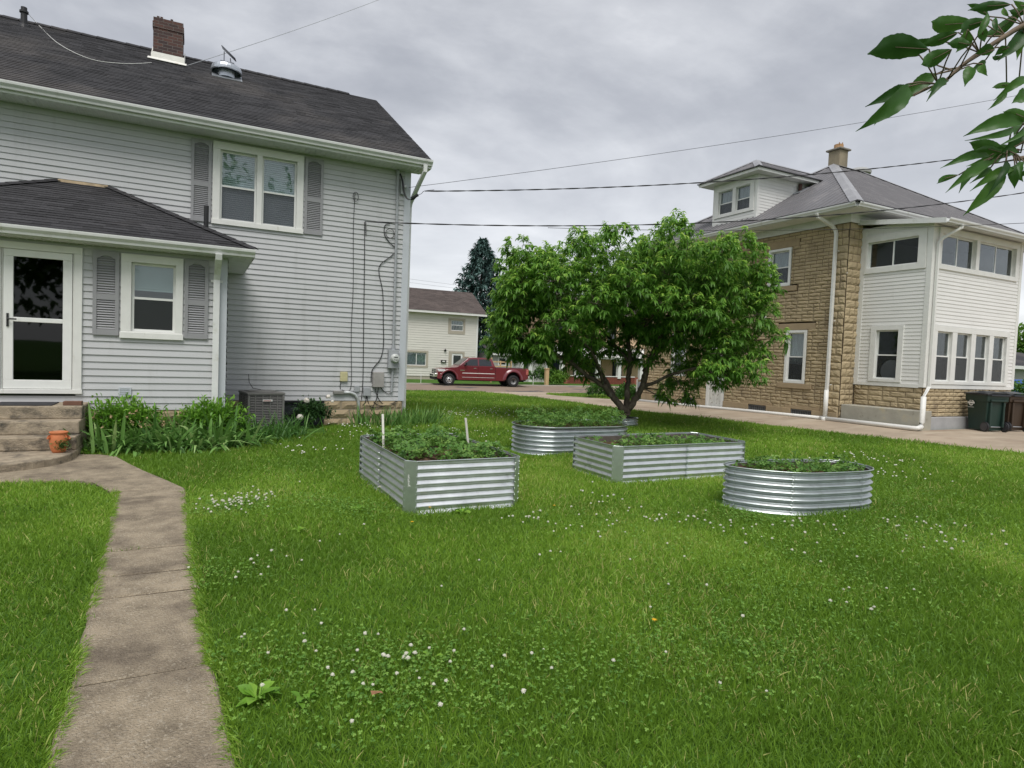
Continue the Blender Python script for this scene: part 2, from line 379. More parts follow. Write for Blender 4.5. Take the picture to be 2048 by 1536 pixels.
mb = MB()
for y in jt[1:-1] + [7.63]: mb.box(wl(min(y, 7.6)) + .01, wr(min(y, 7.4)) - .01, y - .012, y + .012, -.02, .029)
struct(obj('path_joint', mb, mat('dirt in the joints', (.05, .04, .026), .98, var=.4, scale=30, spec=.05)))

# ---------------------------------------------------------------- grass
def inpoly(x, y, poly):
    c = np.zeros(len(x), bool); j = len(poly) - 1
    for i in range(len(poly)):
        xi, yi = poly[i]; xj, yj = poly[j]
        c ^= ((yi > y) != (yj > y)) & (x < (xj - xi) * (y - yi) / (yj - yi + 1e-12) + xi); j = i
    return c
BEDS = [(1.88, 3.15, 5.87, 7.92), (4.88, 7.24, 6.5, 7.62), (5.33, 7.12, 4.47, 5.42), (4.76, 7.02, 8.78, 9.92)]
def lawn_ok(x, y):
    ok = (x < xd(y) - RNG.normal(0, .03, len(x))) | ((y > 21) & (y < 33.8) & (x > xr(y) + .05) & (x < 30))
    ok &= ~((y > 34.4) & (y < 42.9))
    e = RNG.normal(0, .016, len(x)) + .02 * (vnoise(x, y, .3, 12) - .5)
    w = (x > .018 + np.interp(y, [-6, 2.77, 3.86, 5.47, 7.73], [-.42, -.46, -.51, -.60, -.73]) + e) & (x < -.018 + np.interp(y, [-6, 2.5, 3.9, 5.25, 7.4, 7.6], [.22, .15, .06, .0, -.08, -.12]) - e) & (y < 7.75)
    w &= ~((np.abs(y - 5.43) < .014) & (x < -.33)) & ~((np.abs(y - 4.83) < .008) & (x < -.45) & (x > -.6))
    ok &= ~w
    ok &= ~inpoly(x + e, y + e, [(-.08, 7.6), (-.52, 8.72), (-.95, 10.0), (-1.15, 10.2), (-1.5, 10.4), (-4.9, 10.4), (-4.9, 8.48), (-1.9, 8.48), (-1.35, 8.4), (-1.0, 8.2), (-.76, 7.6)])
    ok &= ~((y > 10.62 - .08 * np.sin(x * 2)) & (x < .5) & (y < 13.6)) & ~((y > 10.9 + .62 * (x - .3)) & (x > .3) & (x < 2.3) & (y < 13.6))
    ok &= ~((x < 4.2) & (y > 13.35) & (y < 23)) & ~((x > 16.4) & (x < 28) & (y > 9.2) & (y < 20.6))
    for a, b, c, d in BEDS: ok &= ~((x > a + .02) & (x < b - .02) & (y > c + .02) & (y < d - .02))
    bare = inpoly(x, y, [(1.82, 5.84), (1.95, 5.72), (2.3, 5.74), (2.36, 5.86)]) | inpoly(x, y, [(2.75, 5.8), (3.0, 5.76), (3.1, 5.88), (2.8, 5.9)])
    ok &= ~(bare & (RNG.random(len(x)) < .8))
    return ok
def scatter(d0, d1, dens, a0=-.95, a1=1.7):
    """points in a ring sector around the camera (bearing from +Y), uniform per area"""
    n = int(.5 * (d1 ** 2 - d0 ** 2) * (a1 - a0) * dens)
    r = np.sqrt(RNG.uniform(d0 ** 2, d1 ** 2, n)); a = RNG.uniform(a0, a1, n)
    x, y = r * np.sin(a), r * np.cos(a); k = lawn_ok(x, y) & (((a > -.32) & (a < 1.26)) | (RNG.random(n) < .38)); return x[k], y[k], r[k]
def vnoise(x, y, s, seed):
    """smooth value noise for patchiness of the lawn"""
    r = np.random.default_rng(seed).random((64, 64)); u, v = x / s + 31, y / s + 17
    i, j = np.floor(u).astype(int), np.floor(v).astype(int); f, g = u - i, v - j; f = f * f * (3 - 2 * f); g = g * g * (3 - 2 * g)
    q = lambda a, b: r[a % 64, b % 64]
    return (q(i, j) * (1 - f) + q(i + 1, j) * f) * (1 - g) + (q(i, j + 1) * (1 - f) + q(i + 1, j + 1) * f) * g
VV, FF, RR = [], [], []; off = 0
for d0, d1, den in ((1.2, 3.5, 13000), (3.5, 7, 7500), (7, 12, 3600), (12, 20, 1350), (20, 37, 420)):
    x, y, r = scatter(d0, d1, den); n = len(x)
    pn = vnoise(x, y, 1.1, 1) * .55 + vnoise(x, y, .35, 2) * .45
    h = (.038 + .042 * RNG.random(n)) * (.7 + .75 * pn) * (1 + .03 * r); h = np.where(RNG.random(n) < .02, h * 1.6, h)
    D = nrm(np.stack([RNG.normal(0, .42, n), RNG.normal(0, .42, n), np.ones(n)], 1))
    Sd = nrm(np.cross(D, rdir(n, -.2, .2)))
    B = np.stack([x, y, gz(x, y) - .004], 1)
    w = (.0026 + .0007 * r) * RNG.uniform(.7, 1.3, n)
    V, F, k = strips(B, D, Sd, h, w, RNG.uniform(.1, .55, n), [(0, 1), (.55, .8), (1, .12)])
    yel = vnoise(x, y, 2.3, 5) * .6 + vnoise(x, y, .8, 6) * .4; pnb = vnoise(x, y, 1.7, 21)
    rnd = np.clip(RNG.normal(.30, .17, n) + (yel - .5) * .95 - .25 * ss(pnb, .55, .8) * (r < 9) - .22 * ss(r, 13, 20), 0, 1); rnd = np.where(RNG.random(n) < .02 + .07 * ss(vnoise(x, y, .55, 33), .6, .85), 1, rnd)
    VV.append(V); FF.append(F + off); off += len(V); RR.append(np.repeat(rnd, k))
n = 9000; y = np.concatenate([RNG.uniform(1.0, 7.6, n), RNG.uniform(1.0, 7.4, n)]); sgn = np.repeat([1., -1.], n)      # turf creeping over the path edges
x = np.where(sgn > 0, np.interp(y, [-6, 2.77, 3.86, 5.47, 7.73], [-.42, -.46, -.51, -.60, -.73]), np.interp(y, [-6, 2.5, 3.9, 5.25, 7.4], [.22, .15, .06, .0, -.08])) - sgn * (np.abs(RNG.normal(0, .025, 2 * n)) - .012)
keep = vnoise(x * 3, y, .16, 41) > RNG.uniform(.1, .75, 2 * n); x, y, sgn = x[keep], y[keep], sgn[keep]; n = len(x)
D = nrm(np.stack([sgn * np.abs(RNG.normal(.55, .35, n)), RNG.normal(0, .35, n), np.full(n, .75)], 1)); V, F, k = strips(np.stack([x, y, np.full(n, .02)], 1), D, nrm(np.cross(D, rdir(n, -.2, .2))), RNG.uniform(.05, .10, n), RNG.uniform(.003, .006, n), RNG.uniform(.3, .8, n), [(0, 1), (.55, .8), (1, .12)])
VV.append(V); FF.append(F + off); off += len(V); RR.append(np.repeat(np.clip(RNG.normal(.35, .2, n), 0, 1), k))
M_grass = leafmat('grass', (.130, .250, .024), (.255, .43, .046), (.55, .54, .19), .40, .5)
gr = npobj('grass', np.concatenate(VV), np.concatenate(FF), np.concatenate(RR), M_grass)
tag(gr, 'mown green lawn of short blades around the raised beds', 'grass', kind='stuff')
# clover and small weeds in the turf
def clover_field(cen):
    P = []
    for x, y, r, n in cen:
        q = RNG.normal(0, r * .55, (n, 2)); P.append(q + (x, y))
    P = np.concatenate(P); k = lawn_ok(P[:, 0], P[:, 1]); return P[k]
P = clover_field([(.75, 2.9, .5, 1000), (1.2, 2.7, .55, 800), (.3, 3.3, .35, 300), (1.9, 2.6, .6, 700), (3.2, 2.7, .8, 900), (4.2, 3.0, .9, 900), (2.6, 2.4, .5, 500), (5.0, 3.6, 1.0, 700), (.35, 6.6, .45, 900), (.2, 4.6, .35, 350),
                  (5.2, 4.6, .45, 700), (1.5, 6.1, .4, 700), (1.2, 6.6, .4, 400), (7.4, 4.3, 1.0, 900), (6.0, 3.5, .8, 700), (3.6, 4.6, .9, 900), (8.6, 5.2, .9, 700), (6.2, 14.8, 1.8, 900), (8.8, 16.5, 2.2, 900), (1.0, 8.6, .9, 500)])
n = len(P); V0 = []; F0 = []; R0 = []; off = 0
zz = gz(P[:, 0], P[:, 1]) + RNG.uniform(.035, .085, n); rr = np.hypot(P[:, 0], P[:, 1]); up = nrm(np.stack([RNG.normal(0, .3, n), RNG.normal(0, .3, n), np.ones(n)], 1)); a0 = RNG.uniform(0, 2 * PI, n); ls = RNG.uniform(.0055, .0105, n) * (1 + .05 * np.maximum(rr - 4, 0)); rn = RNG.random(n)
for k in range(3):
    a = a0 + k * 2 * PI / 3; D = np.stack([np.cos(a), np.sin(a), np.zeros(n)], 1); D = nrm(D - up * (D * up).sum(1, keepdims=True)); Sd = np.cross(up, D)
    V, F, q = strips(np.stack([P[:, 0], P[:, 1], zz], 1), D, Sd, ls, ls * 1.05, np.full(n, .15), [(0, .15), (.5, .95), (.85, .95), (1, .45)])
    V0.append(V); F0.append(F + off); off += len(V); R0.append(np.repeat(rn, q))
M_clov = leafmat('clover leaf', (.085, .20, .030), (.16, .32, .045), (.25, .42, .08), .3, .6)
tag(npobj('clover', np.concatenate(V0), np.concatenate(F0), np.concatenate(R0), M_clov), 'three-leaved clover growing in patches through the lawn', 'clover', kind='stuff')
# white clover heads: each near head is a thing of its own, the far ones are one mass
M_flow = mat('clover bloom', (.68, .665, .57), .8, var=.12, scale=200, spec=.2); M_stem = mat('green stem', (.07, .15, .03), .7, spec=.2)
def bloom(mb, c, r):
    """round head of small upright florets over a domed core"""
    for i in range(26):
        z = -.35 + 1.32 * (i + .5) / 26; a = i * 2.4; q = math.sqrt(max(0, 1 - z * z)); d = Vector((q * math.cos(a), q * math.sin(a), z))
        s = d.cross(Vector((.1, .2, 1))).normalized() * r * .2; t = d.cross(s).normalized() * r * .2; p = Vector(c) + d * r * .55; e = Vector(c) + d * r * (1.05 + .15 * math.sin(i * 5))
        mb.add([p + s, p + t, p - s, p - t, e + s * .55, e + t * .55, e - s * .55, e - t * .55], [(0, 1, 5, 4), (1, 2, 6, 5), (2, 3, 7, 6), (3, 0, 4, 7), (4, 5, 6, 7)], 0)
    mb.lathe(c, [(r * .3, -r * .6), (r * .62, -r * .2), (r * .6, r * .3), (r * .2, r * .62)], 8, 0)
heads = []
def hd(x, y, r, n):
    for _ in range(n):
        px_, py_ = random.gauss(x, r * .55), random.gauss(y, r * .55)
        if lawn_ok(np.array([px_]), np.array([py_]))[0]: heads.append((px_, py_))
for c in ((.7, 3.0, .33, 14), (1.0, 2.75, .4, 16), (.5, 3.6, .3, 6), (1.5, 2.85, .4, 8), (.33, 6.55, .28, 62), (.55, 6.8, .3, 14), (.3, 4.7, .3, 8), (.9, 5.0, .5, 6), (2.9, 5.2, .35, 16), (3.3, 4.7, .5, 16), (4.1, 4.6, .4, 20), (4.6, 4.2, .5, 18), (5.4, 4.0, .4, 10), (6.6, 3.7, .55, 22), (7.5, 3.9, .4, 26), (6.0, 3.2, .5, 12), (7.0, 3.2, .5, 12), (8.0, 4.6, .6, 14), (7.9, 5.3, .4, 10), (3.0, 3.4, .7, 5), (4.4, 2.9, .7, 6), (2.1, 2.5, .5, 5), (3.6, 2.5, .5, 4), (4.0, 5.6, .4, 10), (4.3, 6.6, .4, 6), (1.1, 7.6, .6, 7), (5.0, 3.1, .6, 6), (2.2, 3.9, .6, 5)): hd(*c)
heads = sorted(heads, key=lambda p: p[0] ** 2 + p[1] ** 2)[:290]
protos = []
for k in range(4):
    r_ = (.0078, .0092, .0102, .0085)[k]; mb = MB(); bloom(mb, (0, 0, .085), r_); mb.tube([(0, 0, 0), (.004, .003, .05), (0, 0, .085)], .0013, 4, 1)
    me_o = obj('clover_flower', mb, [M_flow, M_stem]); protos.append(me_o.data); bpy.data.objects.remove(me_o)
for i, (x, y) in enumerate(heads):
    o = put('clover_flower', protos[i % 4]); s_ = random.uniform(.8, 1.2) * (1 + .05 * max(0, math.hypot(x, y) - 4)); o.location = (x, y, G(x, y)); o.scale = (s_, s_, s_ * .95); o.rotation_euler = (random.uniform(-.25, .25), random.uniform(-.25, .25), random.uniform(0, 6))
    tag(o, 'small round white clover flower head standing in the lawn', 'clover flower', 'white clover flowers dotting the lawn')
heads = []
for c in ((3.0, 12.8, .5, 24), (4.5, 11.5, 1.2, 34), (5.2, 9.8, .8, 20), (6.3, 15.0, 1.2, 60), (7.6, 15.4, 1.0, 40), (9.0, 15.8, 1.0, 40), (1.6, 9.8, .6, 20), (3.9, 9.3, .7, 20), (10.5, 6.8, .7, 30), (9.2, 6.4, .6, 22), (9.4, 5.6, .6, 16), (2.6, 11.6, .7, 14)): hd(*c)
mb = MB()
for x, y in heads:
    z = G(x, y) + .085; r_ = random.uniform(.010, .016); mb.lathe((x, y, z), [(.001, -r_ * .6), (r_, -r_ * .1), (r_ * .7, r_ * .6), (.001, r_ * .8)], 7)
tag(obj('clover_flowers', mb, M_flow), 'white clover flowers scattered over the far lawn', 'clover flowers', kind='stuff')
# ---------------------------------------------------------------- shared house materials and parts
M_sid = mat('grey vinyl siding', (.478, .484, .490), .55, var=.035, scale=1.1, spec=.4, stain=((.37, .375, .37), 2.2, .55, .85, (2.2, 2.2, .22)))
M_white = mat('white trim paint', (.70, .70, .67), .5, var=.05, scale=5, spec=.4, stain=((.50, .48, .42), 5, .64, .8, (3, 3, .6)))
M_gutter = mat('gutter enamel', (.67, .675, .665), .45, var=.06, scale=4, spec=.4, stain=((.46, .46, .38), 4, .58, .8, (1.2, 1.2, 1.2)))
M_greytrim = mat('grey corner trim', (.50, .525, .56), .5, var=.03, scale=3)
M_shut = mat('grey shutter plastic', (.275, .275, .285), .5, var=.04, scale=4)
M_sash = mat('vinyl sash', (.74, .745, .72), .4, var=.03, scale=8)
M_glass = glassmat('window glass'); M_darkglass = glassmat('storm door glass', (.10, .12, .12), .01, .02, .02)
M_screen = glassmat('insect screen', (.60, .61, .63), .02, .45, .1)
M_blind = mat('blind slats', (.80, .85, .84), .6, var=.06, scale=3)
M_curtain = mat('lace curtain', (.42, .45, .44), .9, var=.3, scale=14, sc3=(1, 1, .2))
M_dark = mat('dark interior', (.015, .016, .018), .9, var=.1)
M_black = mat('black rubber', (.012, .012, .014), .55, var=.2, scale=10)
M_wire = mat('black cable', (.012, .012, .014), .5, var=.1)
M_mgrey = mat('painted metal box', (.33, .345, .36), .5, var=.06, scale=6)
def roofmat(name, c, lo, spots):
    m, nt, b = base(name); lk = nt.links.new
    a = nt.nodes.new('ShaderNodeAttribute'); a.attribute_name = 'rnd'
    col = ramp(nt, a.outputs['Fac'], [(0, tuple(x * lo for x in c)), (1, c)])
    p = mapped(nt); n = nd(nt, 'ShaderNodeTexNoise', Scale=.55, Detail=5, Roughness=.6); lk(p, n.inputs['Vector'])
    f = nd(nt, 'ShaderNodeMapRange'); f.inputs[1].default_value = .5; f.inputs[2].default_value = .72; lk(n.outputs['Fac'], f.inputs[0])
    mx = nd(nt, 'ShaderNodeMix', _data_type='RGBA'); lk(f.outputs[0], mx.inputs[0]); lk(col, mx.inputs[6]); mx.inputs[7].default_value = L4(spots)
    n2 = nd(nt, 'ShaderNodeTexNoise', Scale=38, Detail=3); lk(p, n2.inputs['Vector'])
    gr_ = ramp(nt, n2.outputs['Fac'], [(.3, (.72, .72, .72)), (.72, (1.3, 1.3, 1.3))])
    m2 = nd(nt, 'ShaderNodeMix', _data_type='RGBA', _blend_type='MULTIPLY'); m2.inputs[0].default_value = 1; lk(mx.outputs[2], m2.inputs[6]); lk(gr_, m2.inputs[7]); lk(m2.outputs[2], b.inputs['Base Color'])
    b.inputs['Roughness'].default_value = .9; b.inputs['Specular IOR Level'].default_value = .25
    bp = nd(nt, 'ShaderNodeBump', Strength=.4, Distance=.01); lk(n2.outputs['Fac'], bp.inputs['Height']); lk(bp.outputs[0], b.inputs['Normal']); return m
M_roof = roofmat('charcoal shingles', (.052, .051, .0545), .58, (.088, .081, .078))
M_brick, _nt, _b = base('chimney brick')
_br = nd(_nt, 'ShaderNodeTexBrick', Scale=1.0, _offset=.5); _br.inputs['Color1'].default_value = (.105, .05, .04, 1); _br.inputs['Color2'].default_value = (.05, .032, .032, 1); _br.inputs['Mortar'].default_value = (.13, .115, .105, 1)
_br.inputs['Mortar Size'].default_value = .006; _br.inputs['Brick Width'].default_value = .2; _br.inputs['Row Height'].default_value = .072
_g = _nt.nodes.new('ShaderNodeNewGeometry'); _s = _nt.nodes.new('ShaderNodeSeparateXYZ'); _c = _nt.nodes.new('ShaderNodeCombineXYZ'); _a = nd(_nt, 'ShaderNodeMath', _operation='ADD')
_nt.links.new(_g.outputs['Position'], _s.inputs[0]); _nt.links.new(_s.outputs[0], _a.inputs[0]); _nt.links.new(_s.outputs[1], _a.inputs[1]); _nt.links.new(_a.outputs[0], _c.inputs[0]); _nt.links.new(_s.outputs[2], _c.inputs[1]); _nt.links.new(_c.outputs[0], _br.inputs['Vector'])
_nt.links.new(_br.outputs['Color'], _b.inputs['Base Color']); _b.inputs['Roughness'].default_value = .9
_bp = nd(_nt, 'ShaderNodeBump', Strength=.6, Distance=.01, _invert=True); _nt.links.new(_br.outputs['Fac'], _bp.inputs['Height']); _nt.links.new(_bp.outputs[0], _b.inputs['Normal'])

def ringbox(fr, mb, u0, u1, z0, z1, w, n0, n1, top=None, bot=None):
    """picture-frame of four boards; verticals run between the head and the foot"""
    t = w if top is None else top; b = w if bot is None else bot
    fr.box(mb, u0, u1, n0, n1, z1 - t, z1); fr.box(mb, u0, u1, n0, n1, z0, z0 + b)
    fr.box(mb, u0, u0 + w, n0, n1, z0 + b, z1 - t); fr.box(mb, u1 - w, u1, n0, n1, z0 + b, z1 - t)
def window(parent, fr, c, units, z0, z1, zm, blind=None, casing=M_white, sill=True, frame=.035, screen=True, slide=False, nw=.0):
    """c = outer casing (u0,u1,z0,z1); units = [(u0,u1)] sashes between z0 and z1, meeting rail at zm.  > pane, sash, blind, sill"""
    mb = MB(); u0, u1 = units[0][0], units[-1][1]
    lw = u0 - c[0]; 
    fr.box(mb, c[0], c[1], nw, .045, z1, c[3]); fr.box(mb, c[0], c[1], nw, .045, c[2], z0)
    fr.box(mb, c[0], u0, nw, .045, z0, z1); fr.box(mb, u1, c[1], nw, .045, z0, z1)
    for i in range(len(units) - 1): fr.box(mb, units[i][1], units[i + 1][0], -.06, .042, z0, z1)
    # inner reveal
    fr.box(mb, u0 - .02, u1 + .02, -.1, nw - .002, z1 + .0, z1 + .02); fr.box(mb, u0 - .02, u1 + .02, -.1, nw - .002, z0 - .02, z0)
    fr.box(mb, u0 - .02, u0, -.1, nw - .002, z0, z1); fr.box(mb, u1, u1 + .02, -.1, nw - .002, z0, z1)
    w = obj('window', mb, casing, parent, bevel=.004)
    if sill:
        mb = MB(); fr.box(mb, c[0] - .012, c[1] + .012, .0, .062, c[2] - .004, c[2] + .09); obj('sill', mb, casing, w, bevel=.004)
    for a, b in units:
        if slide:
            m_ = (a + b) / 2
            for (p, q, n) in ((a, m_ + .015, -.03), (m_ - .015, b, -.058)):
                mb = MB(); ringbox(fr, mb, p + .002, q - .002, z0 + .002, z1 - .002, frame, n - .02, n); obj('sash', mb, M_sash, w)
                mb = MB(); fr.box(mb, p + frame, q - frame, n - .012, n - .008, z0 + frame, z1 - frame); obj('pane', mb, M_glass if n > -.04 or not screen else M_screen, w)
        else:
            for (lo, hi, n, k) in ((zm - .02, z1, -.045, 0), (z0, zm + .02, -.02, 1)):
                n -= .0; mb = MB(); ringbox(fr, mb, a + .002, b - .002, lo + .002, hi - .002, frame, n - .022, n); obj('sash', mb, M_sash, w)
                mb = MB(); fr.box(mb, a + frame, b - frame, n - .014, n - .010, lo + frame, hi - frame); obj('pane', mb, M_screen if (k and screen) else M_glass, w)
        if blind:
            mb = MB(); bz0 = z0 + (z1 - z0) * blind[1]; z = z1 - .02
            if blind[0] == 'slats':
                while z > bz0:
                    P = fr.P; mb.quad(P(a, -.098, z), P(b, -.098, z), P(b, -.076, z - .042), P(a, -.076, z - .042)); z -= .04
                obj('blind', mb, M_blind, w)
            else:
                k = 24; mb.grid([[fr.P(a + (b - a) * i / k, -.13 + .018 * math.sin(i * 1.9) + .006 * math.sin(i * 5.1), zz) for i in range(k + 1)] for zz in (bz0, z1)]); obj('curtain', mb, M_curtain, w)
    return w
def shutter(parent, fr, u0, u1, z0, z1):
    mb = MB(); n0, n1 = .012, .05; st = .05; P = fr.P; zm = z0 + (z1 - z0) * .46
    fr.box(mb, u0, u0 + st, n0, n1, z0, z1); fr.box(mb, u1 - st, u1, n0, n1, z0, z1)
    fr.box(mb, u0 + st, u1 - st, n0, n1 - .003, z0, z0 + .09); fr.box(mb, u0 + st, u1 - st, n0, n1 - .003, zm - .045, zm + .045)
    k = 10; top = []
    for i in range(k + 1):
        u = u0 + st + (u1 - u0 - 2 * st) * i / k; top.append((u, z1 - .11 + .05 * math.sin(PI * i / k)))
    for i in range(k):
        (a, za), (b, zb) = top[i], top[i + 1]
        mb.add([P(a, n1 - .003, za), P(b, n1 - .003, zb), P(b, n1 - .003, z1), P(a, n1 - .003, z1), P(a, n0, za), P(b, n0, zb), P(b, n0, z1), P(a, n0, z1)], [(0, 1, 2, 3), (4, 5, 1, 0), (3, 2, 6, 7)])
    fr.box(mb, u0 + st, u1 - st, .004, .012, z0 + .09, z1 - .06)
    for a, b in ((z0 + .09, zm - .045), (zm + .045, z1 - .07)):
        m_ = int((b - a) / .036)
        for i in range(m_):
            z = a + (b - a) * (i + .5) / m_; mb.quad(P(u0 + st, .016, z + .022), P(u1 - st, .016, z + .022), P(u1 - st, .042, z - .012), P(u0 + st, .042, z - .012)); mb.quad(P(u0 + st, .042, z - .012), P(u1 - st, .042, z - .012), P(u1 - st, .02, z - .016), P(u0 + st, .02, z - .016))
    return obj('shutter', mb, M_shut, parent)
def gutter_mb(mb, a, b, out, w=.11, h=.12):
    """K-style gutter from a to b (top back edge), projecting along out"""
    a, b, o = Vector(a), Vector(b), Vector(out); z = Vector((0, 0, 1))
    pr = [o * 0, o * 0 - z * h, o * w * .55 - z * h, o * w * .62 - z * h * .72, o * w * .95 - z * h * .38, o * w - z * h * .12, o * w, o * w * .93 - z * .004, o * w * .9 - z * h * .15, o * w * .5 - z * h * .8, o * .01 - z * h * .8]
    mb.prism([a + p for p in pr], b - a)

# ---------------------------------------------------------------- the grey house
H = thing('grey_house', 'two storey house with grey vinyl siding, white trimmed windows and dark shingle roof', 'house', (-2, 16, 0))
FM = Fr((0, 13.57), (1, 0), (0, -1)); FP = Fr((0, 11.3), (1, 0), (0, -1)); FE = Fr((4.17, 0), (0, 1), (1, 0)); EX = .1055
mwin = (.34, 1.82, 4.04, 5.41); pwin = (-.90, -.30, 1.78, 2.83); door = (-2.47, -1.62, .84, 2.88)
mb = MB()
siding(mb, FM, -9, 4.06, .525, 5.66, EX, [(.30, 1.86, 4.0, 5.46)])
siding(mb, FP, -4.05, .34, .55, 3.06, EX, [(-.93, -.27, 1.72, 2.88), (-2.5, -1.6, .80, 2.9)])
gb = lambda z: (13.67 if z < 5.75 else 18.11 - (8.75 - z) / .597, 22.6 if z < 5.75 else 18.11 + (8.75 - z) / .597)
siding(mb, FE, 13.67, 22.6, .525, 8.7, EX, [], gable=gb)
siding(mb, Fr((-4.05, 0), (0, 1), (-1, 0)), 11.3, 13.55, .55, 3.06, EX); siding(mb, Fr((.44, 0), (0, 1), (1, 0)), 11.32, 13.55, .55, 3.06, EX)
mb.quad((-9, 22.6, 0), (4.17, 22.6, 0), (4.17, 22.6, 5.8), (-9, 22.6, 5.8)); mb.quad((-9, 13.57, 0), (-9, 22.6, 0), (-9, 22.6, 5.8), (-9, 13.57, 5.8)); mb.add([(-9, 13.57, 5.8), (-9, 22.6, 5.8), (-9, 18.11, 8.7)], [(0, 1, 2)])
obj('wall', mb, M_sid, H)
for q in ((4.05, 4.195, 13.545, 13.685, .52, 5.66), (.335, .445, 11.275, 11.4, .54, 3.05), (-4.07, -3.95, 11.275, 11.4, .54, 3.05)):
    mb = MB(); mb.box(*q); obj('corner_trim', mb, M_greytrim, H, bevel=.005)
# foundations
M_block = mat('tan concrete block', (.36, .285, .185), .95, var=.14, scale=4, bump=.3, bscale=45, spots=((.21, .165, .12), 3, .55, .75), spec=.15)
M_mort = mat('mortar', (.27, .235, .19), .95, var=.1, scale=12, spec=.1)
mb = MB(); rockwall(mb, FM, .4, 4.15, -.05, .525, .19, .40, [(1.60, 2.45, -.1, .53)], .05, .014, nx=6, nz=4, pyr=True)
rockwall(mb, FP, -4.05, .40, -.05, .55, .19, .40, [], .05, .014, nx=6, nz=4, pyr=True); rockwall(mb, Fr((4.15, 0), (0, 1), (1, 0)), 13.57, 22.6, -.4, .525, .19, .4, [], .04, .014, pyr=True)
obj('foundation', mb, [M_block, M_mort], H)
mb = MB(); ringbox(FM, mb, 1.61, 2.44, -.02, .52, .035, -.03, .02); FM.box(mb, 1.89, 1.91, -.02, .012, .015, .485); FM.box(mb, 2.16, 2.175, -.02, .012, .015, .485); FM.box(mb, 1.645, 2.405, -.02, .010, .22, .235)
bw = obj('basement_window', mb, M_black, H); mb = MB(); FM.box(mb, 1.645, 2.405, -.03, -.022, .015, .485); obj('pane', mb, mat('glass block', (.03, .034, .04), .12, var=.4, scale=9, bump=.4, bscale=9), bw)
# roof
mb = MB(); sawroof(mb, (-9.3, 13.04, 5.775), (4.5, 13.04, 5.775), (-9.3, 18.11, 8.80), (4.5, 18.11, 8.80), .125)
sawroof(mb, (4.5, 23.15, 5.775), (-9.3, 23.15, 5.775), (4.5, 18.11, 8.80), (-9.3, 18.11, 8.80), .25)
sawroof(mb, (-4.5, 10.93, 3.165), (.83, 10.93, 3.165), (-2.22, 13.56, 4.385), (-1.45, 13.56, 4.385), .13); sawroof(mb, (.83, 10.93, 3.165), (.83, 13.56, 3.165), (-1.45, 13.56, 4.385), (-1.45, 13.56, 4.384), .13); sawroof(mb, (-4.5, 13.56, 3.165), (-4.5, 10.93, 3.165), (-2.22, 13.56, 4.385), (-2.22, 13.56, 4.384), .13)
R1 = obj('roof', mb, M_roof, H, attr=True)
mb = MB(); N_ = 44
for i in range(N_):
    x = -9.3 + 13.0 * i / N_ + .0; l = 13.0 / N_ * 1.08; j = random.uniform(0, .006)
    mb.add([(x, 17.97, 8.755 + j), (x + l, 17.97, 8.745 + j), (x + l, 18.11, 8.835 + j), (x, 18.11, 8.845 + j), (x, 18.25, 8.755 + j), (x + l, 18.25, 8.745 + j), (x, 17.97, 8.735), (x + l, 17.97, 8.735)], [(0, 1, 2, 3), (3, 2, 5, 4), (6, 7, 1, 0)], 0, random.random() * .5)
obj('ridge_cap', mb, M_roof, R1, attr=True)
for A, B in (((.83, 10.93, 3.18), (-1.45, 13.56, 4.40)), ((-4.5, 10.93, 3.18), (-2.22, 13.56, 4.40))):
    A, B = Vector(A), Vector(B); t = (B - A).normalized(); s = t.cross(Vector((0, 0, 1))).normalized(); n = s.cross(t)
    mb = MB()
    for i in range(16):
        p, q = A.lerp(B, i / 16), A.lerp(B, (i + 1.06) / 16); mb.add([p - s * .09 - n * .02 + n * .012, q - s * .09 - n * .02 + n * .004, q + n * .022, p + n * .03, p + s * .09 - n * .02 + n * .012, q + s * .09 - n * .02 + n * .004], [(0, 1, 2, 3), (3, 2, 5, 4)], 0, random.random() * .6)
    obj('hip_cap', mb, M_roof, R1, attr=True)
mb = MB(); mb.box(-2.2, -1.46, 13.5, 13.545, 4.36, 4.41); obj('flashing', mb, mat('bare flashing', (.5, .38, .24), .6, var=.3, scale=6), R1)
mb = MB(); gutter_mb(mb, (-9.3, 13.08, 5.77), (4.5, 13.08, 5.77), (0, -1, 0)); gutter_mb(mb, (-4.5, 10.97, 3.16), (.83, 10.97, 3.16), (0, -1, 0)); obj('gutter', mb, M_gutter, H)
mb = MB()
mb.box(-9.3, 4.49, 13.085, 13.105, 5.6, 5.76); mb.box(-9.3, 4.49, 13.106, 13.545, 5.595, 5.605)
x = -9.2
while x < 4.4: mb.box(x, x + .012, 13.11, 13.54, 5.586, 5.5945); x += .1
mb.box(-4.49, .82, 10.975, 10.99, 3.03, 3.15); mb.box(-4.49, .82, 10.991, 11.275, 3.03, 3.04); mb.box(.445, .80, 11.276, 13.55, 3.031, 3.041); mb.box(.805, .825, 10.992, 13.55, 3.03, 3.15)
x = -4.4
while x < .8: mb.box(x, x + .012, 10.995, 11.27, 3.02, 3.0295); x += .1
for s_, d_ in ((13.06, 1), (23.14, -1)):   # rake boards up the gable
    mb.prism([(4.40, s_, 5.60), (4.40, s_, 5.755), (4.40, 18.11, 8.785), (4.40, 18.11, 8.63)], (.095, 0, 0)); mb.prism([(4.19, s_ + d_ * .5, 5.86), (4.19, s_ + d_ * .5, 5.875), (4.19, 18.11, 8.70), (4.19, 18.11, 8.685)], (.2, 0, 0))
mb.box(4.20, 4.395, 13.11, 13.6, 5.596, 5.75)
obj('soffit', mb, M_gutter, H)
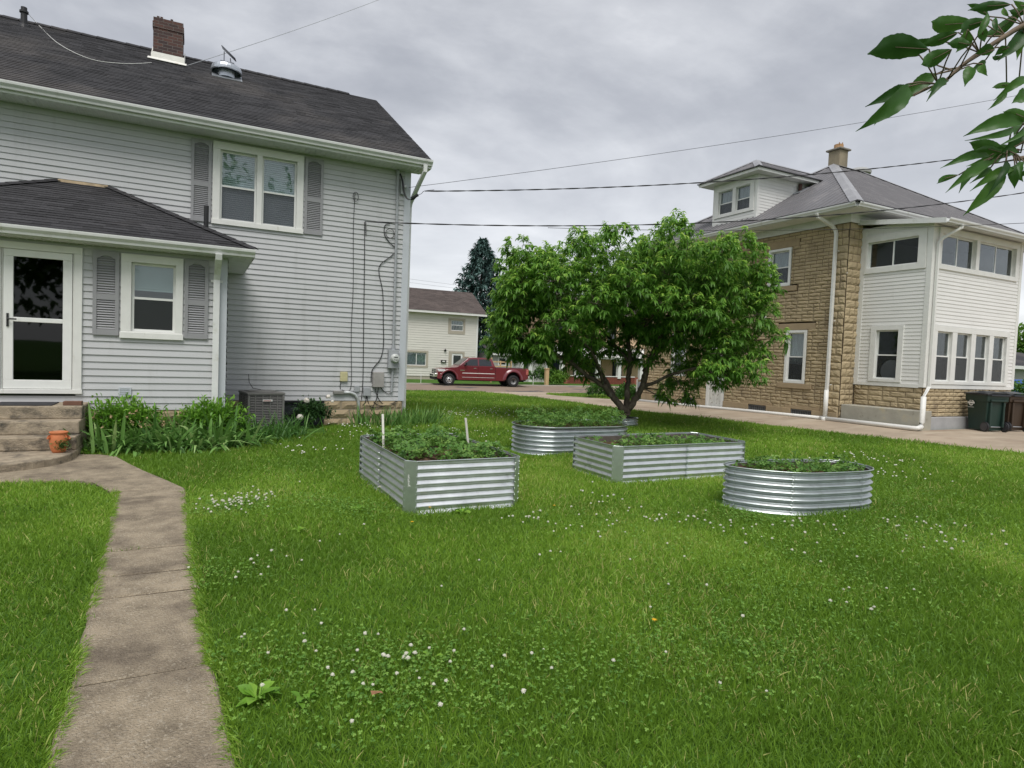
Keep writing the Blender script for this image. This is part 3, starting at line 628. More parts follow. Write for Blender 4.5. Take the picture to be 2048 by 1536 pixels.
def spout(mb, pts, w=.032, d=.024, ax=(1, 0, 0)):
    """rectangular downspout along pts"""
    ax = Vector(ax); pts = [Vector(p) for p in pts]; rows = []
    for i, p in enumerate(pts):
        t = (pts[min(i + 1, len(pts) - 1)] - pts[max(i - 1, 0)]).normalized(); b = t.cross(ax).normalized(); rows.append([p - ax * w - b * d, p + ax * w - b * d, p + ax * w + b * d, p - ax * w + b * d])
    mb.grid(rows, close=True); mb.add(rows[0], [(0, 1, 2, 3)]); mb.add(rows[-1], [(3, 2, 1, 0)])
mb = MB(); spout(mb, [(.30, 10.9, 3.04), (.30, 10.92, 2.97), (.29, 11.17, 2.76), (.285, 11.225, 2.66), (.285, 11.225, .06)], .047, .034); mb.box(.20, .375, 11.255, 11.262, 2.62, 2.66)
obj('downspout', mb, M_gutter, H)
mb = MB(); spout(mb, [(4.34, 13.03, 5.66), (4.34, 13.03, 5.52), (4.30, 13.3, 5.3), (4.255, 13.72, 4.98), (4.25, 13.76, 4.88), (4.25, 13.76, .1)], .04, .03); obj('downspout', mb, M_gutter, H)
# windows, shutters, door
window(H, FM, (.24, 1.92, 3.965, 5.545), [(.37, 1.03), (1.13, 1.79)], 4.055, 5.405, 4.72, ('slats', 0.0))
window(H, FP, (-1.035, -.195, 1.665, 2.955), [(-.90, -.30)], 1.775, 2.835, 2.29, ('slats', .62))
for a, b in ((-.13, .215), (1.95, 2.31)): shutter(H, FM, a, b, 3.975, 5.525)
for a, b in ((-1.395, -1.06), (-.17, .165)): shutter(H, FP, a, b, 1.695, 2.955)
mb = MB(); FP.box(mb, -2.60, -1.525, .0, .05, 2.875, 2.975); FP.box(mb, -1.625, -1.525, 0, .05, .86, 2.875); FP.box(mb, -2.60, -2.49, 0, .05, .86, 2.875); FP.box(mb, -2.60, -1.515, 0, .065, .795, .86)
FP.box(mb, -1.645, -1.627, -.05, .02, .86, 2.875); FP.box(mb, -2.488, -2.47, -.05, .02, .86, 2.875)
D = obj('door', mb, M_white, H, bevel=.005)
mb = MB(); ringbox(FP, mb, -2.465, -1.65, .865, 2.87, .115, -.02, .03, top=.10, bot=.13); FP.box(mb, -2.35, -1.765, -.018, .026, 1.835, 1.9); obj('door_leaf', mb, M_sash, D, bevel=.006)
mb = MB(); FP.box(mb, -2.35, -1.765, -.005, .0, .995, 1.835); FP.box(mb, -2.35, -1.765, -.005, .0, 1.9, 2.77); obj('pane', mb, M_darkglass, D)
mb = MB(); FP.box(mb, -2.425, -2.40, .03, .045, 1.76, 1.95); mb.tube([FP.P(-2.41, .04, 1.87), FP.P(-2.41, .085, 1.87), FP.P(-2.30, .09, 1.868)], .011, 8); obj('handle', mb, M_black, D)
mb = MB(); FP.box(mb, -2.5, -1.6, -.12, -.1, .8, 2.9); obj('inner_door', mb, mat('inner door', (.03, .032, .034), .5), D)
mb = MB(); ringbox(FP, mb, -1.05, -.885, .755, .90, .02, .01, .04); FP.box(mb, -1.03, -.905, .012, .03, .775, .88)
for i in range(3): FP.box(mb, -1.03, -.905, .03, .038, .79 + i * .032, .80 + i * .032)
obj('vent', mb, M_greytrim, H)
# chimney, solar roof vent and vent pipes
mb = MB(); mb.box(-1.0, -.38, 17.2, 17.8, 7.9, 8.98); mb.box(-1.015, -.365, 17.185, 17.815, 8.98, 9.12); mb.box(-1.0, -.38, 17.2, 17.8, 9.12, 9.22)
for i in range(9):
    if i in (1, 2, 5): mb.box(-1.0 + i * .07, -.945 + i * .07, 17.203, 17.30, 9.22, 9.255)
CH = obj('chimney', mb, M_brick, H, bevel=.006)
mb = MB(); mb.add([(-1.03, 17.17, 8.14), (-.35, 17.17, 8.14), (-.35, 17.19, 8.42), (-1.03, 17.19, 8.42)], [(0, 1, 2, 3)])
mb.obox((-1.02, 17.18, 8.15), (.66, 0, 0), (0, .02, 0), (0, 0, .21)); mb.prism([(-.36, 17.19, 8.18), (-.36, 17.82, 8.55), (-.36, 17.82, 8.78), (-.36, 17.19, 8.36)], (.02, 0, 0)); mb.prism([(-1.04, 17.19, 8.18), (-1.04, 17.82, 8.55), (-1.04, 17.82, 8.78), (-1.04, 17.19, 8.36)], (.02, 0, 0)); mb.obox((-1.1, 17.0, 8.168), (.8, 0, 0), (0, .19, .113), (0, -.005, .008))
obj('flashing', mb, mat('white flashing', (.72, .71, .66), .6, var=.06, scale=6, spots=((.45, .3, .18), 7, .62, .72)), CH)
M_alu = mat('weathered aluminium', (.50, .53, .57), .35, metal=.7, var=.08, scale=8)
mb = MB(); mb.obox((.24, 16.66, 7.945), (.66, 0, 0), (0, .55, .328), (0, -.006, .01)); mb.lathe((.56, 16.97, 8.29), [(.325, -.09), (.345, -.075), (.345, -.02), (.32, .04), (.25, .085), (.13, .11), (.001, .118)], 28, caps=False); mb.lathe((.56, 16.97, 8.29), [(.19, -.22), (.19, -.06)], 20)
RV = obj('roof_vent', mb, M_alu, R1, smooth=False)
mb = MB(); mb.obox((.43, 16.82, 8.76), (.30, -.02, -.24), (.04, .26, .03), (.01, 0, .012)); mb.tube([(.5, 16.9, 8.40), (.5, 16.93, 8.68)], .01, 5); mb.tube([(.66, 16.95, 8.40), (.64, 17.0, 8.58)], .01, 5); mb.box(.42, .72, 16.85, 16.862, 8.39, 8.43); obj('solar_panel', mb, mat('solar cell', (.05, .055, .075), .3), RV)
mb = MB(); mb.lathe((-3.5, 17.6, 8.40), [(.13, -.02), (.10, .10), (.065, .14), (.058, .5)], 14); mb.lathe((-3.5, 17.6, 8.78), [(.085, 0), (.085, .04)], 12); obj('vent_pipe', mb, M_black, R1)
mb = MB(); mb.lathe((.13, 12.55, 3.53), [(.04, 0), (.04, .56)], 12); P1 = obj('vent_pipe', mb, M_black, R1); mb = MB(); mb.lathe((.13, 12.55, 3.545), [(.12, 0), (.11, .02), (.06, .05), (.05, .07)], 12); obj('pipe_collar', mb, M_white, P1)
# service entry: conduit, meter, boxes and cables
mb = MB(); mb.tube([(3.885, 13.5, 5.5), (3.885, 13.515, 5.3), (3.9, 13.515, 1.66)], .028, 10); mb.lathe((3.9, 13.515, 1.66), [(.045, 0), (.045, .09)], 10); mb.tube([(3.9, 13.515, 1.26), (3.885, 13.515, .72)], .026, 10)
mb.lathe((3.885, 13.50, 5.47), [(.03, 0), (.05, .03), (.05, .09), (.02, .12)], 12)
for z in (4.9, 3.2, 2.2, .95): mb.box(3.84, 3.945, 13.49, 13.50, z, z + .03)
obj('conduit', mb, M_mgrey, H)
mb = MB(); mb.box(3.78, 4.005, 13.43, 13.545, 1.25, 1.66); mt = obj('electric_meter', mb, M_mgrey, H, bevel=.008)
mb = MB(); mb.lathe((3.915, 13.43, 1.47), [(.10, .0), (.10, -.03), (.088, -.04), (.088, -.09), (.07, -.105), (.001, -.108)], 24, axis='y'); dl = obj('meter_dial', mb, mat('meter face', (.5, .52, .50), .3, var=.1, scale=30), mt, smooth=False)
mb = MB(); mb.box(3.875, 3.955, 13.320, 13.3235, 1.485, 1.505); mb.box(3.87, 3.88, 13.320, 13.3235, 1.43, 1.455); mb.box(3.90, 3.93, 13.320, 13.3235, 1.43, 1.445); mb.box(3.945, 3.96, 13.320, 13.3235, 1.43, 1.452); obj('meter_display', mb, M_black, mt)
def ubox(u0, u1, z0, z1, d, m): mb = MB(); FM.box(mb, u0, u1, .012, d, z0, z1); return obj('utility_box', mb, m, H, bevel=.01)
ubox(2.76, 2.915, .94, 1.145, .07, mat('aged beige plastic', (.50, .46, .26), .6)); ubox(3.455, 3.70, .825, 1.155, .12, mat('brown grey plastic', (.30, .285, .27), .6)); ubox(3.065, 3.18, .715, .855, .06, M_mgrey); ubox(3.265, 3.42, .63, .815, .07, M_mgrey)
mb = MB(); FM.box(mb, 2.62, 2.84, .02, .09, .665, .735); U_ = obj('conduit_body', mb, mat('conduit body', (.22, .215, .2), .6), H, bevel=.01)
mb = MB(); mb.tube([FM.P(2.83, .05, .70), FM.P(2.98, .05, .70), FM.P(3.08, .05, .665), FM.P(3.145, .05, .58), FM.P(3.165, .05, .47), FM.P(3.165, .05, -.05)], .034, 12); obj('conduit', mb, mat('galvanised pipe', (.5, .52, .52), .45, metal=.4), H, smooth=True)
def cable(pts, r=.006, m=None, parent=None, name='cable'):
    mb = MB(); mb.tube(pts, r, 6); return obj(name, mb, m or M_wire, parent, smooth=True)
def smooth_path(p, n=8):
    p = [Vector(q) for q in p]; o = []
    for i in range(len(p) - 1):
        a, b, c, d = p[max(i - 1, 0)], p[i], p[i + 1], p[min(i + 2, len(p) - 1)]
        for k in range(n): t = k / n; o.append(.5 * ((2 * b) + (c - a) * t + (2 * a - 5 * b + 4 * c - d) * t * t + (3 * b - a - 3 * c + d) * t ** 3))
    return o + [p[-1]]
y_ = 13.535
def wp(*uz): return smooth_path([(u, y_, z) for u, z in uz])
cable(wp((2.97, 4.95), (2.955, 4.2), (2.985, 3.0), (2.97, 2.0), (3.0, 1.1), (2.985, .78), (2.9, .73), (2.8, .76)), .006, None, H)
cable([(2.985 + .055 * math.cos(a / 20 * 2 * PI), y_ - .01, 4.88 + .095 * math.sin(a / 20 * 2 * PI)) for a in range(21)], .006, None, H)
cable(wp((3.19, 4.38), (3.21, 3.6), (3.235, 2.0), (3.25, 1.0), (3.23, .55)), .008, None, H); cable(wp((3.215, 4.38), (3.225, 4.16), (3.23, 4.1)), .008, None, H)
cable([(3.75 + .095 * math.cos(a / 24 * 2 * PI), y_ - .01, 4.2 + .10 * math.sin(a / 24 * 2 * PI)) for a in range(25)], .007, None, H)
cable(wp((3.75, 4.41), (3.66, 4.38), (3.62, 4.3), (3.65, 4.12), (3.78, 3.98), (3.91, 3.87), (3.80, 3.72), (3.56, 3.5), (3.54, 3.3), (3.63, 2.9), (3.66, 2.3), (3.68, 1.75), (3.62, 1.45), (3.45, 1.2), (3.43, .95)), .009, None, H)
for p in (((3.52, .83), (3.55, .7), (3.62, .55), (3.70, .46)), ((3.60, .83), (3.57, .6), (3.5, .42), (3.45, .3)), ((3.64, .83), (3.72, .74), (3.82, .68), (3.885, .7)), ((3.34, .63), (3.32, .5), (3.26, .42)), ((3.35, .63), (3.38, .5), (3.46, .38), (3.7, .40), (4.0, .46)), ((3.5, .50), (3.62, .42), (3.8, .43), (4.05, .52)), ((2.78, .94), (2.765, .83), (2.78, .77))): cable(wp(*p), .007, None, H)
mb = MB(); mb.box(3.955, 4.05, 13.50, 13.54, 5.08, 5.42); mb.lathe((4.03, 13.5, 5.24), [(.035, 0), (.045, -.03), (.03, -.05), (.045, -.075), (.03, -.1)], 12, axis='y'); obj('insulator', mb, mat('insulator', (.4, .42, .43), .4), H)
for dx in (0, .014, .028): cable(smooth_path([(3.90 + dx, 13.48, 5.52), (3.94 + dx, 13.4, 5.35), (3.97 + dx, 13.36, 5.1), (4.03 + dx, 13.3, 4.95), (4.13 + dx, 13.22, 4.93), (4.22, 13.16, 5.0)]), .008, None, H)
mb = MB(); mb.tube([(4.12, 13.24, 4.95), (4.24, 13.15, 5.03)], .032, 10); obj('splice', mb, M_black, H)
# ---------------------------------------------------------------- the tan block house with the white sunroom
BH = thing('block_house', 'tan rock faced block house with grey metal hip roof and white sided sunroom', 'house', (18, 15, 0))
FW = Fr((16.5, 0), (0, 1), (-1, 0)); FS = Fr((0, 11.65), (1, 0), (0, -1)); FSW = Fr((17.07, 0), (0, 1), (-1, 0)); FSS = Fr((0, 9.69), (1, 0), (0, -1))
M_rock = mat('tan rock faced block', (.415, .335, .212), .95, var=.16, scale=2.2, bump=.45, bscale=28, spots=((.20, .155, .105), 1.6, .55, .78), spec=.12, stain=((.10, .085, .065), 1.1, .60, .82, (1, 1, 1)))
M_rmort = mat('dark block joint', (.12, .088, .055), .95, var=.15, scale=10, spec=.1)
M_smooth = mat('smooth tan stone', (.355, .275, .175), .9, var=.09, scale=3, bump=.12, bscale=40, spec=.15, stain=((.22, .18, .13), 2.5, .58, .8, (1, 1, 1)))
M_wsid = mat('white clapboard', (.72, .715, .69), .55, var=.03, scale=2, spec=.35, stain=((.55, .54, .50), 3, .62, .82, (2, 2, .4)))
M_metal = mat('grey ribbed metal roof', (.125, .12, .125), .42, var=.08, scale=1.5, spec=.5, stain=((.19, .18, .18), 1.5, .52, .72, (1, 1, 1)))
wup, wlo, dr = (13.53, 14.40, 4.16, 5.36), (12.82, 13.57, 1.13, 2.77), (16.02, 16.88, .06, 2.25)
wx, wy = (18.0, 18.8, 1.13, 2.77), (17.6, 18.4, 4.16, 5.36)
lint = [(13.28, 14.68, 5.36, 5.60), (12.55, 13.88, 2.77, 2.98), (17.75, 19.05, 2.77, 2.98), (17.35, 18.65, 5.36, 5.60), (13.95, 15.25, .34, .46), (12.25, 13.5, .34, .46)]
sil = [(13.28, 14.62, 3.99, 4.16), (12.56, 13.80, .97, 1.13), (17.75, 19.05, .97, 1.13), (17.35, 18.65, 3.99, 4.16)]
ops = [wup, wlo, dr, wx, wy] + lint + sil
mb = MB(); rockwall(mb, FW, 12.05, 20.5, .34, 5.80, .107, .40, ops, .034)
rockwall(mb, FW, 11.65, 12.05, .34, 5.80, .214, .40, [], .045); rockwall(mb, FS, 16.5, 17.07, 1.2, 5.80, .214, .42, [], .045); rockwall(mb, FS, 16.5, 17.07, .10, 1.2, .16, .42, [], .04)
FW2 = Fr((17.09, 0), (0, 1), (-1, 0)); FS2 = Fr((0, 9.71), (1, 0), (0, -1))
rockwall(mb, FW2, 9.71, 11.62, .05, 1.21, .15, .42, [], .035); rockwall(mb, FS2, 17.09, 21.5, .44, 1.21, .11, .36, [], .035)
rockwall(mb, FS, 21.5, 25.4, .1, 5.8, .214, .5, [], .03, nx=3, nz=2)
obj('block_wall', mb, [M_rock, M_rmort], BH)
mb = MB(); mb.box(16.62, 25.4, 20.3, 20.5, -.3, 5.8); mb.box(25.2, 25.4, 11.7, 20.3, -.3, 5.8); mb.box(17.0, 25.2, 11.66, 11.75, -.3, 5.8); obj('rear_wall', mb, M_smooth, BH)
for nm, l_, n_ in (('lintel', lint, .022), ('sill', sil, .06)):
    for a, b, c, d in l_: mb = MB(); FW.box(mb, a + .004, b - .004, -.05, n_, c + .003, d - .003); obj(nm, mb, M_smooth, BH, bevel=.012)
bands = [(11.66, 12.5, .36), (13.26, 14.17, .36), (14.93, 16.02, .36), (16.88, 17.40, .33), (18.10, 18.96, .33), (19.71, 20.5, .33)]
for a, b, h in bands: mb = MB(); FW.box(mb, a, b, -.06, .055, -.3, h); obj('base_block', mb, M_smooth, BH, bevel=.012)
for a, b in ((12.5, 13.26), (14.17, 14.93), (17.40, 18.10), (18.96, 19.71)): mb = MB(); FW.box(mb, a, b, -.08, .05, -.3, .03); obj('sill', mb, M_smooth, BH, bevel=.012)
for a, b in ((12.5, 13.26), (14.17, 14.93), (17.40, 18.10), (18.96, 19.71)):
    mb = MB(); ringbox(FW, mb, a + .01, b - .01, .035, .335, .025, -.03, .0)
    for i in range(1, 9): u = a + (b - a) * i / 9; FW.box(mb, u - .004, u + .004, -.028, -.012, .06, .31)
    q = obj('basement_window', mb, mat('basement frame', (.17, .17, .17), .7), BH); mb = MB(); FW.box(mb, a + .035, b - .035, -.045, -.032, .06, .31); obj('pane', mb, mat('ribbed glass', (.085, .088, .09), .3, var=.3, scale=20), q)
for c, cur in ((wup, ('cloth', 0)), (wlo, ('cloth', .35)), (wx, ('cloth', 0)), (wy, ('cloth', 0))):
    window(BH, FW, (c[0] + .005, c[1] - .005, c[2] + .005, c[3] - .005), [(c[0] + .085, c[1] - .085)], c[2] + .08, c[3] - .08, (c[2] + c[3]) / 2, cur, M_sash, sill=False, nw=-.08)
mb = MB(); ringbox(FW, mb, 16.03, 16.87, .07, 2.24, .13, -.06, .03, bot=.02)
DB = obj('side_door', mb, M_white, BH, bevel=.005); M_peel = mat('peeling white paint', (.62, .62, .58), .7, var=.08, scale=6, spots=((.28, .24, .2), 9, .56, .62))
mb = MB(); ringbox(FW, mb, 16.165, 16.735, .095, 2.10, .10, -.05, .0, top=.12, bot=.18); FW.box(mb, 16.265, 16.635, -.05, -.004, .95, 1.05); FW.box(mb, 16.265, 16.635, -.05, -.02, .275, .95); FW.box(mb, 16.43, 16.47, -.019, -.003, .275, .95); obj('door_leaf', mb, M_peel, DB)
mb = MB(); FW.box(mb, 16.265, 16.635, -.04, -.03, 1.05, 1.98); obj('pane', mb, mat('green curtained glass', (.30, .42, .37), .3, var=.3, scale=7, sc3=(1, 3, .3)), DB)
mb = MB(); FW.box(mb, 14.36, 14.46, .02, .08, 3.12, 3.26); obj('wall_box', mb, M_white, BH, bevel=.01)
# sunroom
mb = MB(); e = .0995
w1, w2 = (10.22, 11.46, 4.36, 5.34), (10.27, 11.19, 1.32, 2.88); w3, w4 = (17.30, 21.27, 4.36, 5.42), (17.36, 21.12, 1.32, 2.88)
siding(mb, FSW, 9.80, 11.64, 1.30, 5.66, e, [(9.99, 11.47, 4.40, 5.35), (10.40, 11.04, 1.38, 2.76)], .016); siding(mb, FSS, 17.18, 21.42, 1.30, 5.50, e, [(17.42, 21.16, 4.42, 5.34), (17.48, 20.98, 1.38, 2.76)], .016)
siding(mb, Fr((21.52, 0), (0, 1), (1, 0)), 9.8, 11.64, 1.3, 5.6, e)
SR = obj('sunroom_siding', mb, M_wsid, BH)
M_line = mat('darkened room lining', (.055, .045, .04), .8, var=.2, scale=4)  # dark panels added inside so the sunroom windows look shaded, not bright
mb = MB(); mb.box(21.40, 21.48, 9.84, 11.60, 1.2, 5.5); mb.box(17.14, 21.40, 9.84, 11.60, 1.22, 1.30); mb.box(17.14, 21.40, 9.84, 11.60, 3.5, 3.6); mb.box(17.14, 21.40, 9.84, 11.60, 5.44, 5.47); mb.box(17.14, 21.40, 11.60, 11.64, 1.3, 5.44); obj('added_dark_lining', mb, M_line, BH)
mb = MB(); mb.box(17.045, 17.185, 9.665, 9.80, 1.22, 5.52); mb.box(21.415, 21.545, 9.665, 9.80, 1.22, 5.52); mb.box(17.045, 17.065, 9.80, 11.64, 1.20, 1.30); mb.box(17.185, 21.415, 9.665, 9.685, 1.20, 1.30); mb.box(17.045, 17.10, 11.50, 11.645, 1.3, 5.6)
obj('sunroom_trim', mb, M_white, BH, bevel=.004)
window(BH, FSW, (9.82, 11.50, 4.36, 5.40), [(10.03, 11.43)], 4.51, 5.24, 4.8, None, M_white, sill=False, slide=True, screen=False)
window(BH, FSW, (10.27, 11.19, 1.32, 2.88), [(10.41, 11.03)], 1.40, 2.75, 2.06, None, M_white, sill=False)
window(BH, FSS, (17.30, 21.29, 4.36, 5.45), [(17.44, 19.07), (19.23, 21.14)], 4.48, 5.29, 4.8, None, M_white, sill=False, slide=True, screen=False)
w_ = .70; xs0 = [17.5 + i * (w_ + .22) for i in range(4)]
window(BH, FSS, (17.36, 21.12, 1.32, 2.88), [(x, x + w_) for x in xs0], 1.40, 2.73, 2.07, None, M_white, sill=False)
mb = MB(); mb.lathe((17.33, 10.72, 1.62), [(.29, -.01), (.31, 0), (.29, .01)], 30, axis='x'); obj('mirror_rim', mb, M_gutter, BH)
mb = MB(); mb.box(16.52, 17.06, 9.42, 11.60, -.2, .62); obj('concrete_slab', mb, mat('poured concrete', (.36, .345, .29), .9, var=.14, scale=2, bump=.2, bscale=30, spec=.15, spots=((.25, .235, .19), 5, .6, .7), stain=((.44, .37, .22), 2, .55, .8, (1, 1, 1))), BH, bevel=.015)
mb = MB(); mb.box(17.10, 21.5, 9.56, 9.70, -.2, .44); obj('parged_base', mb, mat('grey parging', (.36, .36, .36), .8, var=.12, scale=3), BH, bevel=.01)
mb = MB(); mb.add([(16.84, 9.26, 5.54), (21.85, 9.26, 5.54), (21.85, 11.64, 5.87), (16.84, 11.64, 5.87)], [(0, 1, 2, 3)])
for i in range(12): mb.box(16.9 + i * .42, 17.0 + i * .42, 9.6 + .9 * random.random(), 9.75 + 1.2 * random.random(), 5.60, 5.64)
obj('sunroom_roof', mb, mat('weathered flat roof', (.30, .29, .28), .8, var=.3, scale=4), BH)
mb = MB(); mb.prism([(16.82, 9.26, 5.42), (16.82, 9.26, 5.55), (16.82, 11.64, 5.885), (16.82, 11.64, 5.755)], (.02, 0, 0)); mb.box(16.842, 21.8, 9.27, 9.29, 5.42, 5.535); mb.add([(16.842, 9.29, 5.46), (21.8, 9.29, 5.46), (21.8, 11.64, 5.78), (16.842, 11.64, 5.78)], [(0, 1, 2, 3)])
gutter_mb(mb, (16.84, 9.265, 5.54), (21.85, 9.265, 5.54), (0, -1, 0), .10, .11); obj('sunroom_gutter', mb, M_gutter, BH)
# main roof
A0, B0, C0, D0 = (15.75, 10.95, 6.14), (26.9, 10.95, 6.14), (26.9, 20.55, 6.14), (15.75, 20.55, 6.14); T0, T1 = (21.15, 15.75, 9.24), (22.8, 15.75, 9.24)
mb = MB(); ribroof(mb, D0, A0, T0, T0); ribroof(mb, A0, B0, T0, T1); ribroof(mb, B0, C0, T1, T1); ribroof(mb, C0, D0, T1, T0); RB = obj('roof', mb, M_metal, BH)
mb = MB()
def cap(A, B, w=.17, lift=.03):
    A, B = Vector(A), Vector(B); t = (B - A).normalized(); s = t.cross(Vector((0, 0, 1))).normalized()
    mb.add([A - s * w + Vector((0, 0, -.055 + lift)), B - s * w + Vector((0, 0, -.055 + lift)), B + Vector((0, 0, lift + .02)), A + Vector((0, 0, lift + .02)), A + s * w + Vector((0, 0, -.055 + lift)), B + s * w + Vector((0, 0, -.055 + lift))], [(0, 1, 2, 3), (3, 2, 5, 4)])
cap(A0, T0); cap(D0, T0); cap(B0, T1); cap(C0, T1); cap(T0, T1, .14)
DE = [(16.07, 17.36, 8.06), (16.07, 14.64, 8.06), (19.10, 14.64, 8.06), (19.10, 17.36, 8.06)]; DT0, DT1 = (17.42, 16.0, 8.80), (20.40, 16.0, 8.80)
cap(DE[1], DT0, .13); cap(DE[0], DT0, .13); cap(DT0, DT1, .1)
obj('hip_cap', mb, mat('hip cap metal', (.27, .27, .28), .4, var=.12, scale=2, spots=((.42, .42, .42), 1.2, .55, .7)), RB)
mb = MB(); ribroof(mb, DE[0], DE[1], DT0, DT0, .15, .02, .014); ribroof(mb, DE[1], DE[2], DT0, DT1, .15, .02, .014); ribroof(mb, DE[3], DE[0], DT1, DT0, .15, .02, .014)
mb.add([(19.7, 20.35, 8.05), (22.7, 20.35, 8.05), (21.2, 18.9, 8.8)], [(0, 1, 2)]); mb.add([(19.7, 20.35, 8.05), (21.2, 18.9, 8.8), (21.2, 16.3, 8.85), (19.7, 17.3, 8.05)], [(0, 1, 2, 3)])
obj('dormer_roof', mb, M_metal, RB)
FD = Fr((16.49, 0), (0, 1), (-1, 0)); FDS = Fr((0, 15.03), (1, 0), (0, -1))
mb = MB(); siding(mb, FD, 15.10, 16.90, 6.50, 7.98, .10, [(15.30, 16.74, 6.88, 7.74)], .014)
siding(mb, FDS, 16.56, 19.1, 6.6, 7.98, .10, [], .014, gable=lambda z: (16.56, 15.72 + (z - .1 - 6.14) / .574 + .16))
mb.quad((16.49, 16.97, 6.4), (19.0, 16.97, 8.0), (19.0, 16.97, 8.02), (16.49, 16.97, 8.02)); mb.box(19.95, 22.4, 17.0, 20.0, 7.3, 7.98); obj('dormer_wall', mb, M_wsid, RB)
mb = MB(); mb.box(16.47, 16.555, 15.01, 15.105, 6.5, 7.98); mb.box(16.47, 16.555, 16.895, 16.99, 6.5, 7.98); mb.box(16.12, 18.95, 14.67, 17.33, 7.965, 7.985); mb.box(16.09, 16.115, 14.66, 17.34, 7.955, 8.05); mb.box(16.117, 19.0, 14.655, 14.675, 7.955, 8.05); mb.box(16.56, 18.7, 15.0, 15.025, 7.83, 7.96); mb.box(16.455, 16.487, 15.03, 16.97, 7.87, 7.96)
obj('dormer_trim', mb, M_white, RB)
mb = MB(); mb.box(16.045, 16.085, 14.60, 17.40, 8.052, 8.082); mb.box(16.086, 19.2, 14.60, 14.64, 8.052, 8.082); mb.box(15.70, 15.76, 10.88, 20.6, 6.135, 6.162); mb.box(15.761, 26.95, 10.88, 10.94, 6.135, 6.162); obj('roof_edge', mb, mat('dark roof edge', (.035, .034, .036), .5), RB)
window(RB, FD, (15.14, 16.88, 6.80, 7.87), [(15.31, 15.93), (16.08, 16.72)], 6.90, 7.72, 7.28, ('cloth', .12), M_white, sill=False)
mb = MB()
gutter_mb(mb, (15.78, 10.97, 6.13), (15.78, 20.55, 6.13), (-1, 0, 0), .10, .11); gutter_mb(mb, (15.78, 10.97, 6.13), (26.9, 10.97, 6.13), (0, -1, 0), .10, .11)
mb.box(15.79, 16.44, 10.98, 20.5, 6.015, 6.03); mb.box(16.44, 26.8, 10.98, 11.62, 6.016, 6.031); mb.box(15.785, 15.80, 10.975, 20.5, 6.0, 6.12); mb.box(15.80, 26.8, 10.975, 10.985, 6.0, 6.12)
mb.box(16.42, 16.46, 11.57, 20.5, 5.79, 6.014); mb.box(16.46, 25.4, 11.57, 11.61, 5.79, 6.014)
obj('eaves', mb, M_gutter, BH)
mb = MB(); mb.box(21.74, 22.22, 15.95, 16.43, 8.7, 10.0); CB = obj('chimney', mb, mat('stained block chimney', (.26, .22, .155), .95, var=.2, scale=3, bump=.3, stain=((.08, .075, .065), 2, .5, .75, (1, 1, .4))), RB, bevel=.01)
mb = MB(); mb.box(21.66, 22.30, 15.87, 16.51, 10.0, 10.07); obj('chimney_cap', mb, mat('chimney cap', (.22, .2, .17), .95, var=.2, scale=5), CB, bevel=.02)
mb = MB(); mb.lathe((21.98, 16.19, 10.07), [(.17, 0), (.165, .19), (.135, .195), (.13, .02)], 14)
for i in range(5): mb.box(21.84 + i * .06, 21.865 + i * .06, 16.06 + .05 * (i % 3), 16.085 + .05 * (i % 3), 10.24, 10.29 + .04 * (i % 2))
obj('flue', mb, mat('clay flue', (.42, .25, .13), .9, var=.2), CB)
mb = MB(); mb.lathe((23.6, 16.4, 9.0), [(.22, 0), (.22, .45), (.42, .46), (.44, .55), (.30, .66), (.001, .70)], 20); obj('roof_hood', mb, mat('old galvanised hood', (.42, .42, .40), .5, metal=.4), RB)
mb = MB(); mb.lathe((18.41, 14.93, 7.55), [(.06, 0), (.06, .36)], 12); VP_ = obj('vent_pipe', mb, mat('rusty pipe', (.07, .035, .028), .8, var=.3), RB); mb = MB(); mb.obox((18.15, 14.70, 7.54), (.4, 0, .23), (0, .36, 0), (-.006, 0, .012)); obj('pipe_flashing', mb, M_alu, VP_)
# downspouts and the white drain pipe along the foot of the wall
M_pvc = mat('white drain pipe', (.74, .735, .70), .45, var=.05, scale=4, stain=((.52, .48, .4), 4, .6, .75, (1, 1, 1)))
mb = MB(); spout(mb, [(15.70, 12.12, 6.03), (15.74, 12.12, 5.93), (16.30, 12.06, 5.73), (16.40, 12.02, 5.62), (16.40, 11.99, 5.5), (16.40, 11.99, .95)], .034, .045, (0, 1, 0))
for z in (5.0, 3.0, 1.15): mb.box(16.40, 16.50, 11.90, 11.91, z, z + .02)
obj('downspout', mb, M_white, BH)
mb = MB(); mb.tube([(16.39, 11.99, 1.0), (16.39, 11.99, .12)], .062, 12); mb.tube([(16.36, 12.12, G(16.3, 12) + .075), (16.34, 9.50, .185), (16.36, 9.38, .19), (16.42, 9.34, .21)], .058, 12); mb.tube([(16.44, 9.35, .20), (16.56, 9.38, .24), (16.58, 9.38, .34), (16.58, 9.38, 1.0)], .062, 12); mb.lathe((16.36, 11.99, .11), [(.085, -.04), (.085, .1)], 12)
mb.tube([(16.36, 12.1, G(16.3, 12) + .075), (16.33, 15, G(16.3, 15) + .06), (16.33, 17.5, G(16.3, 17.5) + .055), (16.36, 20.6, G(16.3, 20.6) + .055)], .05, 12)
obj('drain_pipe', mb, M_pvc, BH, smooth=True)
mb = MB(); spout(mb, [(17.45, 9.21, 5.44), (17.45, 9.22, 5.36), (17.25, 9.55, 5.12), (17.20, 9.61, 5.0), (17.20, 9.61, 1.25), (16.62, 9.40, 1.0), (16.58, 9.38, .92)], .034, .03, (1, 0, 0)); obj('downspout', mb, M_white, BH)

